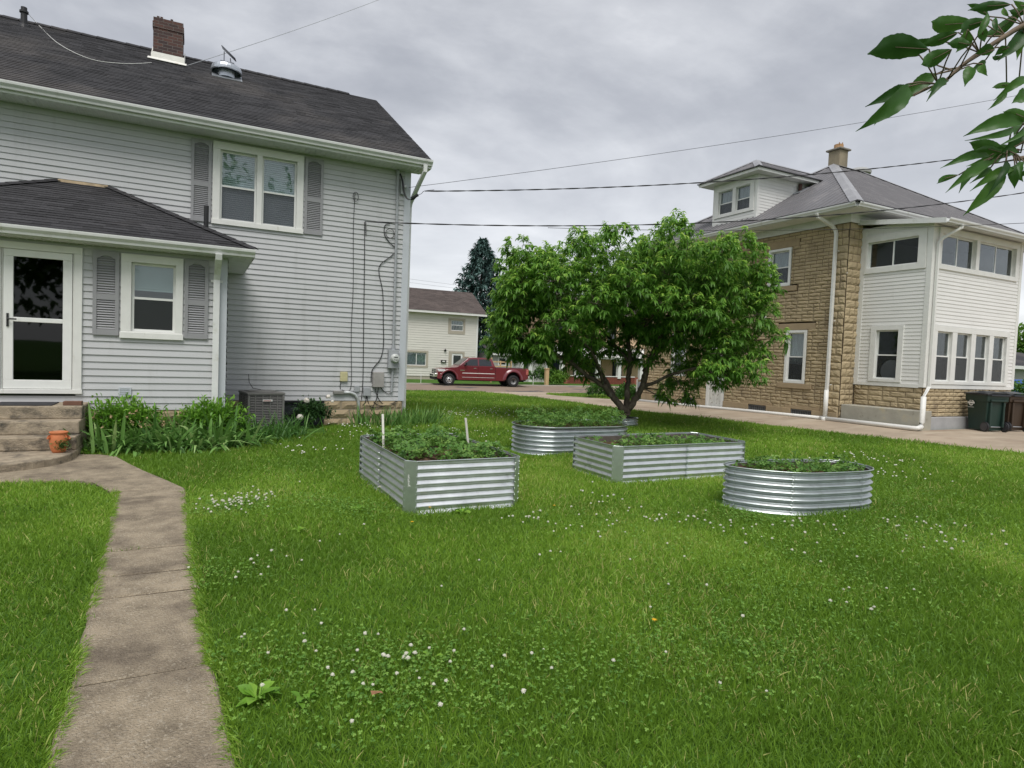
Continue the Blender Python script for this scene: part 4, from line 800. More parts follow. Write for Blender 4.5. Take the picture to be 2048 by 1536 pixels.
# ---------------------------------------------------------------- wheeled bins
def make_bin(name, label, loc, rz, body, lidm, logo):
    t = thing(name, label, 'bin', (0, 0, 0)); s = .92
    def ring(w, d, z, y0=0): return [(-w, -d + y0, z), (w, -d + y0, z), (w, d + y0, z), (-w, d + y0, z)]
    mb = MB(); rows = [ring(.235, .27, .03), ring(.25, .29, .30), ring(.275, .325, .78), ring(.30, .36, .80), ring(.305, .37, .98)]; mb.grid(rows, close=True); mb.add(rows[0], [(3, 2, 1, 0)]); mb.add(rows[-1], [(0, 1, 2, 3)])
    mb.box(-.22, .22, -.40, -.36, .80, .86); mb.box(-.21, -.16, -.375, -.30, .12, .78); mb.box(.16, .21, -.375, -.30, .12, .78); obj('bin_body', mb, body, t, bevel=.02)
    mb = MB(); mb.grid([[(-.33, -.40, 1.0), (-.16, -.41, 1.03), (.16, -.41, 1.03), (.33, -.40, 1.0)], [(-.33, 0, 1.02), (-.16, 0, 1.07), (.16, 0, 1.07), (.33, 0, 1.02)], [(-.33, .38, .99), (-.16, .41, 1.02), (.16, .41, 1.02), (.33, .38, .99)]]); mb.box(-.33, .33, -.40, .39, .965, 1.0); mb.tube([(-.26, -.44, .96), (.26, -.44, .96)], .018, 8); obj('lid', mb, lidm, t, bevel=.008)
    mb = MB(); mb.tube([(-.26, -.30, .13), (.26, -.30, .13)], .012, 8); obj('axle', mb, M_alu, t)
    for x in (-.285, .285):
        mb = MB(); mb.lathe((x, -.31, .13), [(.03, -.03), (.10, -.03), (.13, -.022), (.13, .022), (.10, .03), (.03, .03)], 24, axis='x'); w = obj('wheel', mb, M_black, t)
        mb = MB()
        for k in range(6): a = k * PI / 3; mb.tube([(x, -.31, .13), (x, -.31 + .1 * math.cos(a), .13 + .1 * math.sin(a))], .009, 4)
        mb.lathe((x, -.31, .13), [(.10, -.035), (.108, -.035), (.108, .035), (.10, .035)], 20, axis='x'); obj('spokes', mb, mat('grey wheel spokes', (.05, .05, .055), .5), w)
    if logo:
        mb = MB(); c = Vector((-.286, .16, .74)); X = -.2925
        for k in range(28):
            a, b = 2 * PI * k / 28, 2 * PI * (k + 1) / 28; r0, r1 = (.055, .085) if k % 14 > 2 else (.07, .075)
            mb.add([(X - .004, c.y + r0 * math.cos(a), c.z + r0 * math.sin(a)), (X - .004, c.y + r1 * math.cos(a), c.z + r1 * math.sin(a)), (X - .004, c.y + r1 * math.cos(b), c.z + r1 * math.sin(b)), (X - .004, c.y + r0 * math.cos(b), c.z + r0 * math.sin(b))], [(0, 1, 2, 3)])
        mb.box(X - .006, X - .003, c.y - .11, c.y + .11, c.z - .025, c.z + .022); mb.box(X - .006, X - .003, c.y - .06, c.y + .06, c.z + .115, c.z + .125); mb.box(X - .006, X - .003, c.y - .1, c.y + .1, c.z - .125, c.z - .115)
        obj('printed_emblem', mb, M_white, t)
    t.location = loc; t.rotation_euler = (0, 0, rz); return t
M_bg = mat('dark green bin plastic', (.012, .034, .026), .5, var=.1, scale=3); M_bb = mat('brown bin plastic', (.05, .032, .02), .5, var=.1, scale=3); M_lid = mat('black bin lid', (.02, .022, .026), .4, var=.1)
make_bin('wheeled_bin', 'dark green wheeled bin with white round emblem against the sunroom wall', (18.95, 9.1, G(18.9, 9.1) + .02), -.38, M_bg, M_lid, True)
make_bin('wheeled_bin', 'brown wheeled bin half hidden behind the green one', (19.85, 9.02, G(19.8, 9.05) + .02), -.35, M_bb, M_lid, False)
# ---------------------------------------------------------------- raised beds
M_galv = mat('galvanised steel', (.76, .78, .79), .36, metal=.9, var=.10, scale=7, bump=.03, bscale=18, spots=((.46, .48, .49), 5, .60, .78))
M_galv2 = mat('dull galvanised steel', (.50, .54, .55), .40, metal=.88, var=.10, scale=6, bump=.05, bscale=18, spots=((.34, .36, .36), 4, .58, .8))
M_plate = mat('galvanised corner plate', (.55, .60, .58), .34, metal=.9, var=.10, scale=9)
M_soil = mat('garden soil', (.075, .048, .030), .98, var=.4, scale=9, bump=1.0, bscale=30, spots=((.17, .115, .07), 14, .55, .7), spec=.05)
def prof(z, h, k): return .0165 * .70 * math.asin(.95 * math.cos(2 * PI * k * z / h))
def panel(mb, a, b, out, h, k, nu=8, inset=0):
    a, b, o = Vector(a), Vector(b), Vector(out); nz = k * 8; rows = []
    bow = [random.uniform(-.004, .004) for _ in range(nu + 1)]
    for j in range(nz + 1):
        z = h * j / nz; rows.append([a.lerp(b, i / nu) + o * (prof(z, h, k) + bow[i] + inset) + Vector((0, 0, z)) for i in range(nu + 1)])
    mb.grid(rows)
def plate(mb, a, b, h, t=.004):
    a, b = Vector(a), Vector(b); n = (b - a).cross(Vector((0, 0, 1))).normalized() * t
    mb.obox(a, b - a, n, Vector((0, 0, h)))
def soil_part(root, outline, z, amp=.03, mound=0):
    cx, cy = sum(p[0] for p in outline) / len(outline), sum(p[1] for p in outline) / len(outline); rows = []
    for s in (1, .93, .8, .6, .4, .2, .02): rows.append([(cx + (p[0] - cx) * s, cy + (p[1] - cy) * s, z + mound * (1 - s) + (random.uniform(-amp, amp) if s < .95 else 0)) for p in outline])
    mb = MB(); mb.grid(rows, close=True); return obj('soil', mb, M_soil, root, smooth=True)
def densify(pts, n=4):
    o = []
    for i in range(len(pts)):
        a, b = pts[i], pts[(i + 1) % len(pts)]
        o += [(a[0] + (b[0] - a[0]) * k / n, a[1] + (b[1] - a[1]) * k / n) for k in range(n)]
    return o
def rivets(mb, a, b, n, out):
    a, b, o = Vector(a), Vector(b), Vector(out).normalized(); s = (b - a).cross(o).normalized(); t = (b - a).normalized()
    for i in range(n):
        c = a.lerp(b, (i + .5) / n); q = [c + s * .007 * math.cos(k * PI / 3) + t * .007 * math.sin(k * PI / 3) for k in range(6)]
        mb.add(q + [p + o * .005 - (p - c) * .3 for p in q], [(k, (k + 1) % 6, 6 + (k + 1) % 6, 6 + k) for k in range(6)] + [tuple(range(6, 12))])
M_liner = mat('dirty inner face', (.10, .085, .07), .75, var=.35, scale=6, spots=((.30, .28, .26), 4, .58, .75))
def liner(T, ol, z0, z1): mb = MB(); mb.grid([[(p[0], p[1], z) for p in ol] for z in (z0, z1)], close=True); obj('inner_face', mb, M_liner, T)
def rect_bed(label, x0, x1, y0, y1, h, k, soilz, sticker=False, mound=0):
    z0 = 0; T = thing('raised_bed', label, 'raised bed', ((x0 + x1) / 2, (y0 + y1) / 2, 0), 'galvanised raised beds on the lawn'); c = .085
    for nm, a, b, o, n in (('front_panel', (x0 + c, y0), (x1 - c, y0), (0, -1, 0), 10), ('rear_panel', (x0 + c, y1), (x1 - c, y1), (0, 1, 0), 10), ('side_panel', (x0, y0 + c), (x0, y1 - c), (-1, 0, 0), 12), ('side_panel', (x1, y0 + c), (x1, y1 - c), (1, 0, 0), 12)):
        mb = MB(); panel(mb, (a[0], a[1], 0), (b[0], b[1], 0), o, h, k, n); P_ = obj(nm, mb, M_galv, T, smooth=True)
        L = math.hypot(b[0] - a[0], b[1] - a[1])
        if L > 1.3:   # overlap joint half way along
            m_ = ((a[0] + b[0]) / 2, (a[1] + b[1]) / 2); d = ((b[0] - a[0]) / L, (b[1] - a[1]) / L); mb = MB()
            panel(mb, (m_[0] - d[0] * .012, m_[1] - d[1] * .012, 0), (m_[0] + d[0] * .012, m_[1] + d[1] * .012, 0), o, h, k, 1, .005); obj('joint_strip', mb, M_plate, P_)
            mb = MB(); rivets(mb, (m_[0] + o[0] * .016, m_[1] + o[1] * .016, .04), (m_[0] + o[0] * .016, m_[1] + o[1] * .016, h - .03), k, o); obj('rivet_row', mb, M_galv, P_)
    for (a, b) in (((x0 - .012, y0 + c + .01), (x0 + c + .01, y0 - .012)), ((x1 - c - .01, y0 - .012), (x1 + .012, y0 + c + .01)), ((x1 + .012, y1 - c - .01), (x1 - c - .01, y1 + .012)), ((x0 + c + .01, y1 + .012), (x0 - .012, y1 - c - .01))):
        mb = MB(); plate(mb, (a[0], a[1], -.01), (b[0], b[1], -.01), h + .015); d = Vector((b[0] - a[0], b[1] - a[1], 0)); o = d.cross(Vector((0, 0, 1))); e = d.normalized() * .012
        rivets(mb, Vector((a[0], a[1], .03)) + e + o.normalized() * .004, Vector((a[0], a[1], h - .02)) + e + o.normalized() * .004, k, o); rivets(mb, Vector((b[0], b[1], .03)) - e + o.normalized() * .004, Vector((b[0], b[1], h - .02)) - e + o.normalized() * .004, k, o)
        obj('corner_post', mb, M_plate, T)
    mb = MB(); ol = [(x0 + c, y0), (x1 - c, y0), (x1, y0 + c), (x1, y1 - c), (x1 - c, y1), (x0 + c, y1), (x0, y1 - c), (x0, y0 + c)]
    mb.tube([(p[0], p[1], h + .013 * 0 + .004) for p in ol + ol[:1]], .007, 6); obj('rim', mb, M_plate, T)
    ins = [((x0 + x1) / 2 + (p[0] - (x0 + x1) / 2) * .985, (y0 + y1) / 2 + (p[1] - (y0 + y1) / 2) * .985) for p in ol]
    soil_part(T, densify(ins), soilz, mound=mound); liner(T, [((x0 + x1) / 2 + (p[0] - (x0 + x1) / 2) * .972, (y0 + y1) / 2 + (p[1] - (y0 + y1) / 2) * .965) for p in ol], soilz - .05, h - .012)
    if sticker:
        mb = MB(); a = Vector((x0 - .012, y0 + c + .01, 0)); b = Vector((x0 + c + .01, y0 - .012, 0)); u = (b - a).normalized(); o = u.cross(Vector((0, 0, 1))).normalized() * .006
        for r in range(16):
            u0 = random.uniform(.045, .055); w = random.uniform(.012, .028) if r % 5 else .006; p = a + u * u0 + o + Vector((0, 0, .27 + r * .008)); mb.quad(p, p + u * w, p + u * w + Vector((0, 0, .005)), p + Vector((0, 0, .005)))
        obj('worn_sticker', mb, M_white, T)
    return T
def oval_bed(name, label, ol, h, k, soilz, group='galvanised raised beds on the lawn', cat='raised bed', plants=True):
    cx, cy = sum(p[0] for p in ol) / len(ol), sum(p[1] for p in ol) / len(ol); T = thing(name, label, cat, (cx, cy, G(cx, cy)), group); zb = G(cx, cy)
    pts = [Vector((p[0], p[1], 0)) for p in ol]; sm = smooth_path([pts[-1]] + pts + [pts[0], pts[1]], 4)[4:-4]; sm = sm[:-1] if (sm[0] - sm[-1]).length < 1e-4 else sm
    n = len(sm); nor = []
    for i in range(n):
        t = (sm[(i + 1) % n] - sm[i - 1]).normalized(); nor.append(Vector((t.y, -t.x, 0)))
    if sum((sm[i] - Vector((cx, cy, 0))).dot(nor[i]) for i in range(n)) < 0: nor = [-q for q in nor]
    rows = []
    for j in range(k * 8 + 1):
        z = h * j / (k * 8); rows.append([sm[i] + nor[i] * (.019 * math.cos(2 * PI * k * z / h)) + Vector((0, 0, zb + z)) for i in range(n)])
    mb = MB(); mb.grid(rows, close=True); B_ = obj('shell', mb, M_galv2, T, smooth=True)
    for q in range(0, n, max(1, n // 6)):
        mb = MB(); o = nor[q]; t = Vector((-o.y, o.x, 0))
        rr = []
        for j in range(k * 8 + 1): z = h * j / (k * 8); c = sm[q] + o * (.019 * math.cos(2 * PI * k * z / h) + .004) + Vector((0, 0, zb + z)); rr.append([c - t * .006, c + t * .006])
        mb.grid(rr); rivets(mb, sm[q] + o * .02 + t * .014 + Vector((0, 0, zb + .02)), sm[q] + o * .02 + t * .014 + Vector((0, 0, zb + h - .02)), k, o); obj('seam', mb, M_plate, B_)
    mb = MB(); mb.tube([p + Vector((0, 0, zb + h + .003)) + nor[i] * .014 for i, p in enumerate(sm)] + [sm[0] + Vector((0, 0, zb + h + .003)) + nor[0] * .014], .008, 6); obj('rim', mb, M_plate, T)
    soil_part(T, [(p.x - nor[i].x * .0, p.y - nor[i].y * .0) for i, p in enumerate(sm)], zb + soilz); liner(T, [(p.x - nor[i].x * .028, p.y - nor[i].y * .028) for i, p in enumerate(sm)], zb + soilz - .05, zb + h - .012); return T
rect_bed('square cornered corrugated steel bed with two white stakes, nearest the grey house', 1.88, 3.15, 5.87, 7.92, .525, 7, .455, True, .03)
rect_bed('long square cornered corrugated steel bed between the two oval beds', 4.88, 7.24, 6.5, 7.62, .49, 6, .38)
OV = [(5.30, 5.05), (5.42, 4.86), (5.62, 4.68), (5.9, 4.53), (6.3, 4.47), (6.75, 4.43), (7.0, 4.48), (7.16, 4.62), (7.22, 4.8), (7.18, 5.0), (7.0, 5.15), (6.6, 5.26), (6.1, 5.34), (5.7, 5.35), (5.42, 5.28), (5.29, 5.17)]
OV = [(x + (.13 * (6.3 - x) if x < 6.3 else 0), y) for x, y in OV]
oval_bed('raised_bed', 'rounded corrugated steel bed standing nearest on the right side of the lawn', OV, .46, 6, .40)
def stadium(x0, x1, y0, y1, n=8):
    r = (y1 - y0) / 2; o = []
    for i in range(n + 1): a = -PI / 2 - PI * i / n; o.append((x0 + r + r * math.cos(a), y0 + r + r * math.sin(a)))
    for i in range(n + 1): a = PI / 2 - PI * i / n; o.append((x1 - r + r * math.cos(a), y0 + r + r * math.sin(a)))
    return o
oval_bed('raised_bed', 'long round ended corrugated steel bed full of green weeds in front of the fruit tree', stadium(4.88, 7.05, 8.78, 9.92), .46, 6, .43)
TX, TY = 9.52, 12.45
oval_bed('tree_ring', 'low round corrugated steel ring around the foot of the fruit tree', [(TX + .31 * math.cos(a * PI / 6), TY + .31 * math.sin(a * PI / 6)) for a in range(12)], .21, 3, .16, None, 'tree ring')
M_stake = mat('weathered white stake', (.62, .60, .54), .7, var=.1, scale=20)
for lab, a, b in (('upright white wooden stake in the left side of the nearest square bed', (1.97, 7.05, .44), (2.0, 7.3, .86)), ('white wooden stake leaning left at the right edge of the same bed', (3.02, 6.95, .44), (2.93, 6.96, .84))):
    A, B = Vector(a), Vector(b); A.z -= .25; mb = MB(); mb.obox(A - Vector((.012, .008, 0)), (.026, 0, 0), (0, .016, 0), B - A); mb.v = [(p[0], p[1], p[2]) for p in mb.v]; tag(obj('stake', mb, M_stake, bevel=.002), lab, 'stake')
# plants in the beds
def leafset(name, P, up_sp, size, m, label, cat, parent=None, aspect=.95, kind='stuff', nl=3, droop=.25, seed=None):
    n = len(P); V0, F0, R0, off = [], [], [], 0; up = nrm(np.stack([RNG.normal(0, up_sp, n), RNG.normal(0, up_sp, n), np.ones(n)], 1)); a0 = RNG.uniform(0, 2 * PI, n); ls = RNG.uniform(size[0], size[1], n); rn = np.clip(RNG.normal(.5, .25, n), 0, 1)
    for k in range(nl):
        a = a0 + k * 2 * PI / nl; D = np.stack([np.cos(a), np.sin(a), np.zeros(n)], 1); D = nrm(D - up * (D * up).sum(1, keepdims=True) + up * .25); Sd = nrm(np.cross(up, D))
        V, F, q = strips(P + D * (ls * .1)[:, None], D, Sd, ls, ls * aspect, np.full(n, droop), [(0, .12), (.35, .85), (.7, .9), (1, .15)], .12); V0.append(V); F0.append(F + off); off += len(V); R0.append(np.repeat(rn, q))
    o = npobj(name, np.concatenate(V0), np.concatenate(F0), np.concatenate(R0), m, parent)
    return tag(o, label, cat, None, kind) if parent is None else o
M_straw = leafmat('strawberry leaf', (.05, .14, .025), (.11, .24, .04), (.22, .36, .08), .3, .5)
def inbed(x0, x1, y0, y1, n, z, zr, holes=(), poly=None):
    x = RNG.uniform(x0, x1, n); y = RNG.uniform(y0, y1, n); k = np.ones(n, bool)
    for a, b, r in holes: k &= (np.hypot(x - a, (y - b)) > r * RNG.uniform(.75, 1.25, n))
    if poly: k &= inpoly(x, y, poly)
    x, y = x[k], y[k]; return np.stack([x, y, z + RNG.uniform(0, zr, len(x)) * (.5 + vnoise(x, y, .22, 9))], 1)
leafset('strawberry_plants', inbed(1.95, 3.08, 5.95, 7.86, 1750, .47, .14, [(2.15, 6.12, .22), (2.6, 6.7, .2), (2.9, 6.75, .12), (2.35, 6.45, .09)]), .5, (.022, .048), M_straw, 'strawberry and weed leaves covering the bed with the white stakes', 'strawberry plants')
leafset('strawberry_plants', inbed(4.98, 7.14, 6.6, 7.5, 1500, .38, .13, [(5.4, 7.3, .25), (6.6, 7.2, .2), (5.9, 6.9, .12)]), .5, (.018, .04), M_straw, 'low green seedlings scattered over the soil of the long square cornered bed', 'seedlings')
OVi = [(6.26 + (p[0] - 6.26) * .93, 4.9 + (p[1] - 4.9) * .9) for p in OV]
leafset('strawberry_plants', inbed(5.3, 7.2, 4.45, 5.35, 1600, .40, .12, [(5.55, 5.1, .15), (6.4, 5.0, .16), (6.9, 4.95, .1), (5.9, 4.75, .1)], OVi), .55, (.018, .042), M_straw, 'strawberry leaves spreading over the nearest rounded bed', 'strawberry plants')
leafset('weeds', inbed(4.8, 7.0, 8.82, 9.88, 2600, .43, .24, [], [(5.9 + (p[0] - 5.9) * .97, 9.35 + (p[1] - 9.35) * .97) for p in stadium(4.88, 7.05, 8.78, 9.92)]), .7, (.02, .045), M_straw, 'bright green weeds filling the long round ended bed to the brim', 'weeds', aspect=.6)
def sprig(name, label, cat, base, h, nl, size, m, group=None):
    t = thing(name, label, cat, base, group); mb = MB(); top = Vector(base) + Vector((random.uniform(-.03, .03), random.uniform(-.03, .03), h)); mb.tube([base, Vector(base).lerp(top, .5) + Vector((.01, 0, 0)), top], .004, 5); obj('stem', mb, M_stem, t)
    P = np.array([list(Vector(base).lerp(top, random.uniform(.35, 1.02)) + Vector((random.gauss(0, .05), random.gauss(0, .05), random.uniform(-.01, .02)))) for _ in range(nl)]); leafset('leaves', P, .6, size, m, None, None, t, .6); return t
M_rasp = leafmat('raspberry leaf', (.07, .17, .03), (.13, .27, .05), (.22, .38, .09), .3, .5)
sprig('raspberry_cane', 'leafy raspberry shoot at the back left of the bed with stakes', 'shoot', (2.32, 7.6, .46), .24, 16, (.05, .08), M_rasp); sprig('raspberry_cane', 'leafy raspberry shoot in the back middle of the bed with stakes', 'shoot', (2.78, 7.62, .46), .22, 16, (.05, .08), M_rasp); sprig('raspberry_cane', 'small broad leaved shoot beside the leaning white stake', 'shoot', (3.0, 7.08, .46), .14, 9, (.05, .08), M_rasp)
for lab, b in (('thin sprig rising over the rear rim of the nearest rounded bed', (6.55, 5.18, .42)), ('thin sprig hanging over the right rim of the nearest rounded bed', (7.1, 4.9, .42))): sprig('weed_sprig', lab, 'weed', b, .16, 12, (.015, .03), M_straw)
# weeds with broad leaves, dandelions, a fallen leaf
M_weed = leafmat('broad weed leaf', (.11, .26, .025), (.18, .36, .035), (.27, .46, .06), .3, .45)
for lab, x, y, n, s in (('rosette of broad green weed leaves beside the footpath near the camera', .27, 2.93, 11, .10), ('second rosette of broad weed leaves right of the biggest one', .46, 2.82, 8, .075), ('tall toothed weed clump beside the nearest square bed on the grass', .82, 5.55, 9, .085), ('wide weed growing at the left foot of the nearest square bed', 1.45, 6.1, 12, .09), ('weed with pointed leaves at the foot of the front steel panel', 2.4, 5.70, 12, .085), ('small light green weed in the open lawn left of centre', 1.12, 2.98, 6, .05), ('pair of light green weed leaves on the open lawn', 1.0, 3.05, 5, .055)):
    mb = MB(); P = np.tile(np.array([[x, y, .03]]), (n, 1)) + RNG.normal(0, .012, (n, 3)) * [1, 1, .3]; D = nrm(np.stack([np.cos(np.arange(n) * 2.4), np.sin(np.arange(n) * 2.4), RNG.uniform(.4, 1.1, n)], 1)); L = RNG.uniform(.8, 1.25, n) * s
    V, F, q = strips(P, D, side_of(D), L, L * .42, RNG.uniform(.2, .5, n), [(0, .15), (.25, .4), (.55, 1), (.8, .7), (1, .05)], .15); tag(npobj('broadleaf_weed', V, F, np.repeat(RNG.random(n), q), M_weed), lab, 'weed')
M_dand = mat('yellow petals', (.75, .42, .01), .7, var=.1)
for lab, x, y in (('yellow dandelion on the lawn in front of the nearest square bed', 1.77, 5.36), ('yellow dandelion alone in the open near lawn', 2.45, 2.83), ('yellow dandelion touching the foot of the front steel panel', 2.1, 5.82), ('yellow dandelion in the grass beside the far driveway edge', 8.6, 6.3), ('yellow dandelion just right of the nearest square bed', 3.35, 5.5)):
    mb = MB(); mb.tube([(x, y, 0), (x, y, .075)], .002, 5, 1)
    for k in range(22): a = k * 2.4; r = .006 + .012 * (k / 22); d = Vector((math.cos(a), math.sin(a), .55 - .5 * k / 22)).normalized(); s = Vector((-math.sin(a), math.cos(a), 0)) * .003; p = Vector((x, y, .075)); mb.add([p + s * .4, p - s * .4, p + d * r * 1.1 - s, p + d * r * 1.1 + s], [(0, 1, 2, 3)], 0)
    tag(obj('dandelion', mb, [M_dand, M_stem]), lab, 'dandelion')
mb = MB(); mb.grid([[(.72 + .05 * i / 3, 2.66, .075 + .01 * math.sin(i)), (.72 + .05 * i / 3, 2.69, .085 - .004 * i)] for i in range(4)]); tag(obj('fallen_leaf', mb, mat('dry brown leaf', (.28, .14, .07), .8, var=.3, scale=40)), 'curled dry brown leaf lying in the grass near the camera', 'leaf')

# ---------------------------------------------------------------- steps, pot, mat, air conditioner
M_step = mat('weathered step concrete', (.36, .30, .22), .95, var=.3, scale=6, bump=.9, bscale=70, spots=((.38, .32, .25), 40, .55, .66), spec=.12, stain=((.075, .07, .06), 3.2, .48, .66, (1, 1, 1.6)))
ST = thing('concrete_steps', 'weathered concrete steps with rounded bottom landing up to the white door', 'steps', (-2.3, 10.4, 0)); SB = -.02
for nm, y0, z0, z1, x1 in (('top_step', 10.56, .49, .672, -1.42), ('step', 10.28, .31, .492, -1.415), ('step', 10.02, .13, .312, -1.41)):
    mb = MB(); mb.box(-3.45, x1, y0, 11.28, z0 + (.001 if nm != 'step' else 0), z1); obj(nm, mb, M_step, ST, bevel=.018)
mb = MB(); ol = [(-3.45, 11.2), (-3.45, 9.0), (-2.6, 8.93), (-2.25, 8.96), (-2.0, 9.02), (-1.8, 9.13), (-1.63, 9.28), (-1.5, 9.48), (-1.43, 9.7), (-1.405, 9.95), (-1.405, 11.2)]; mb.prism([(p[0], p[1], -.15) for p in ol], (0, 0, .28)); obj('landing', mb, M_step, ST, bevel=.015)
mb = MB(); mb.box(-2.45, -1.78, 10.62, 11.15, .672, .684); tag(obj('doormat', mb, mat('black doormat', (.025, .025, .028), .9, var=.2, scale=50)), 'thin black rubber mat on the top step in front of the door', 'doormat')
mb = MB(); mb.box(-1.66, -1.44, 10.66, 10.80, .673, .73); tag(obj('loose_brick', mb, mat('red brown paver', (.15, .075, .05), .9, var=.15, scale=12), bevel=.006), 'flat red brown brick lying at the right end of the top step', 'brick')
PX, PY, PS = -1.575, 9.86, .82
PT = thing('terracotta_pot', 'orange terracotta strawberry jar with a green plant on the bottom landing', 'pot', (PX, PY, .131)); M_terra = mat('terracotta', (.52, .17, .065), .75, var=.10, scale=9, spots=((.60, .28, .15), 6, .6, .75))
mb = MB(); mb.lathe((PX, PY, .132), [(.085, 0), (.10, .03), (.118, .10), (.127, .17), (.126, .23), (.115, .275), (.108, .29), (.118, .30), (.128, .315), (.126, .33), (.108, .33), (.10, .315), (.098, .27), (.11, .2)], 32); obj('jar', mb, M_terra, PT, smooth=True)
for a, z in ((-2.6, .24), (-.35, .23), (-1.2, .13)):
    mb = MB(); c = Vector((PX + .118 * math.cos(a), PY + .118 * math.sin(a), .132 + z)); d = Vector((math.cos(a), math.sin(a), .55)).normalized(); mb.tube([c - d * .03, c + d * .012, c + d * .03], [.022, .034, .038], 12, caps=False); obj('side_pocket', mb, M_terra, PT, smooth=True)
mb = MB(); mb.lathe((PX, PY, .132), [(.001, .26), (.10, .26)], 20); obj('soil', mb, M_soil, PT)
P = np.array([PX + .055, PY - .115, .27]) + RNG.normal(0, 1, (260, 3)) * [.045, .03, .042]; leafset('sedum', P, 1.2, (.008, .017), leafmat('sedum leaf', (.04, .09, .02), (.07, .14, .03), (.13, .2, .05)), None, None, PT)
P = np.array([PX + .13, PY - .02, .30]) + RNG.normal(0, 1, (60, 3)) * [.02, .02, .05]; leafset('dry_sedum', P, 1.2, (.008, .016), leafmat('dry sedum leaf', (.05, .05, .025), (.08, .07, .035), (.12, .10, .05)), None, None, PT)
PT.scale = (PS, PS, PS)
AC = thing('air_conditioner', 'dark grey louvred air conditioner unit against the house wall', 'air conditioner', (1.13, 12.85, 0)); M_ac = mat('charcoal enamel', (.185, .18, .17), .5, var=.1, scale=5)
rot = Matrix.Rotation(math.radians(10), 4, 'Z'); c0 = Vector((1.14, 12.80, 0))
def rotated(mb): mb.v = [tuple(c0 + rot @ Vector(p)) for p in mb.v]; return mb
hw = .335
mb = MB(); mb.box(-hw + .02, hw - .02, -hw + .02, hw - .02, .06, .70); obj('coil', rotated(mb), M_dark, AC)
for dx, dy in ((0, -1), (0, 1), (-1, 0), (1, 0)):
    mb = MB(); z = .10
    while z < .70:
        if dx == 0: mb.obox((-hw + .05, dy * hw - .008 * dy, z), (2 * hw - .1, 0, 0), (0, -.012 * dy, .012), (0, 0, .006))
        else: mb.obox((dx * hw - .008 * dx, -hw + .05, z), (0, 2 * hw - .1, 0), (-.012 * dx, 0, .012), (0, 0, .006))
        z += .031
    for i in range(1, 5):
        q = -hw + 2 * hw * i / 5
        if dx == 0: mb.box(q - .008, q + .008, dy * hw - .006, dy * hw + .006, .08, .71)
        else: mb.box(dx * hw - .006, dx * hw + .006, q - .008, q + .008, .08, .71)
    obj('louvre_panel', rotated(mb), M_ac, AC)
mb = MB()
for a in (-1, 1):
    for b in (-1, 1): mb.box(a * hw - .045 * (a > 0) , a * hw + .045 * (a < 0), b * hw - .045 * (b > 0), b * hw + .045 * (b < 0), .05, .71)
mb.box(-hw - .01, hw + .01, -hw - .01, hw + .01, .03, .08); obj('frame', rotated(mb), M_ac, AC, bevel=.012)
mb = MB(); mb.box(-hw - .008, hw + .008, -hw - .008, hw + .008, .71, .755); mb.lathe((0, 0, .755), [(.27, 0), (.26, .02), (.05, .03), (.001, .03)], 28); TL = obj('top_cover', rotated(mb), mat('grey top cover', (.17, .165, .155), .5), AC, bevel=.02)
mb = MB(); mb.box(-.075, .105, -hw - .020, -hw - .008, .585, .625); BD = obj('badge', rotated(mb), M_white, AC, bevel=.008)
tm = text_mb('LENNOX', .034, (-.062, -hw - .0215, .593), (1, 0, 0), (0, 0, 1), (0, -1, 0)); obj('lettering', rotated(tm), mat('red lettering', (.45, .03, .04), .5), BD)
cable([(.95, 13.5, 1.05), (.955, 13.4, .9), (1.0, 13.05, .80), (1.12, 12.8, .79)], .006, None, AC, 'power_cord')
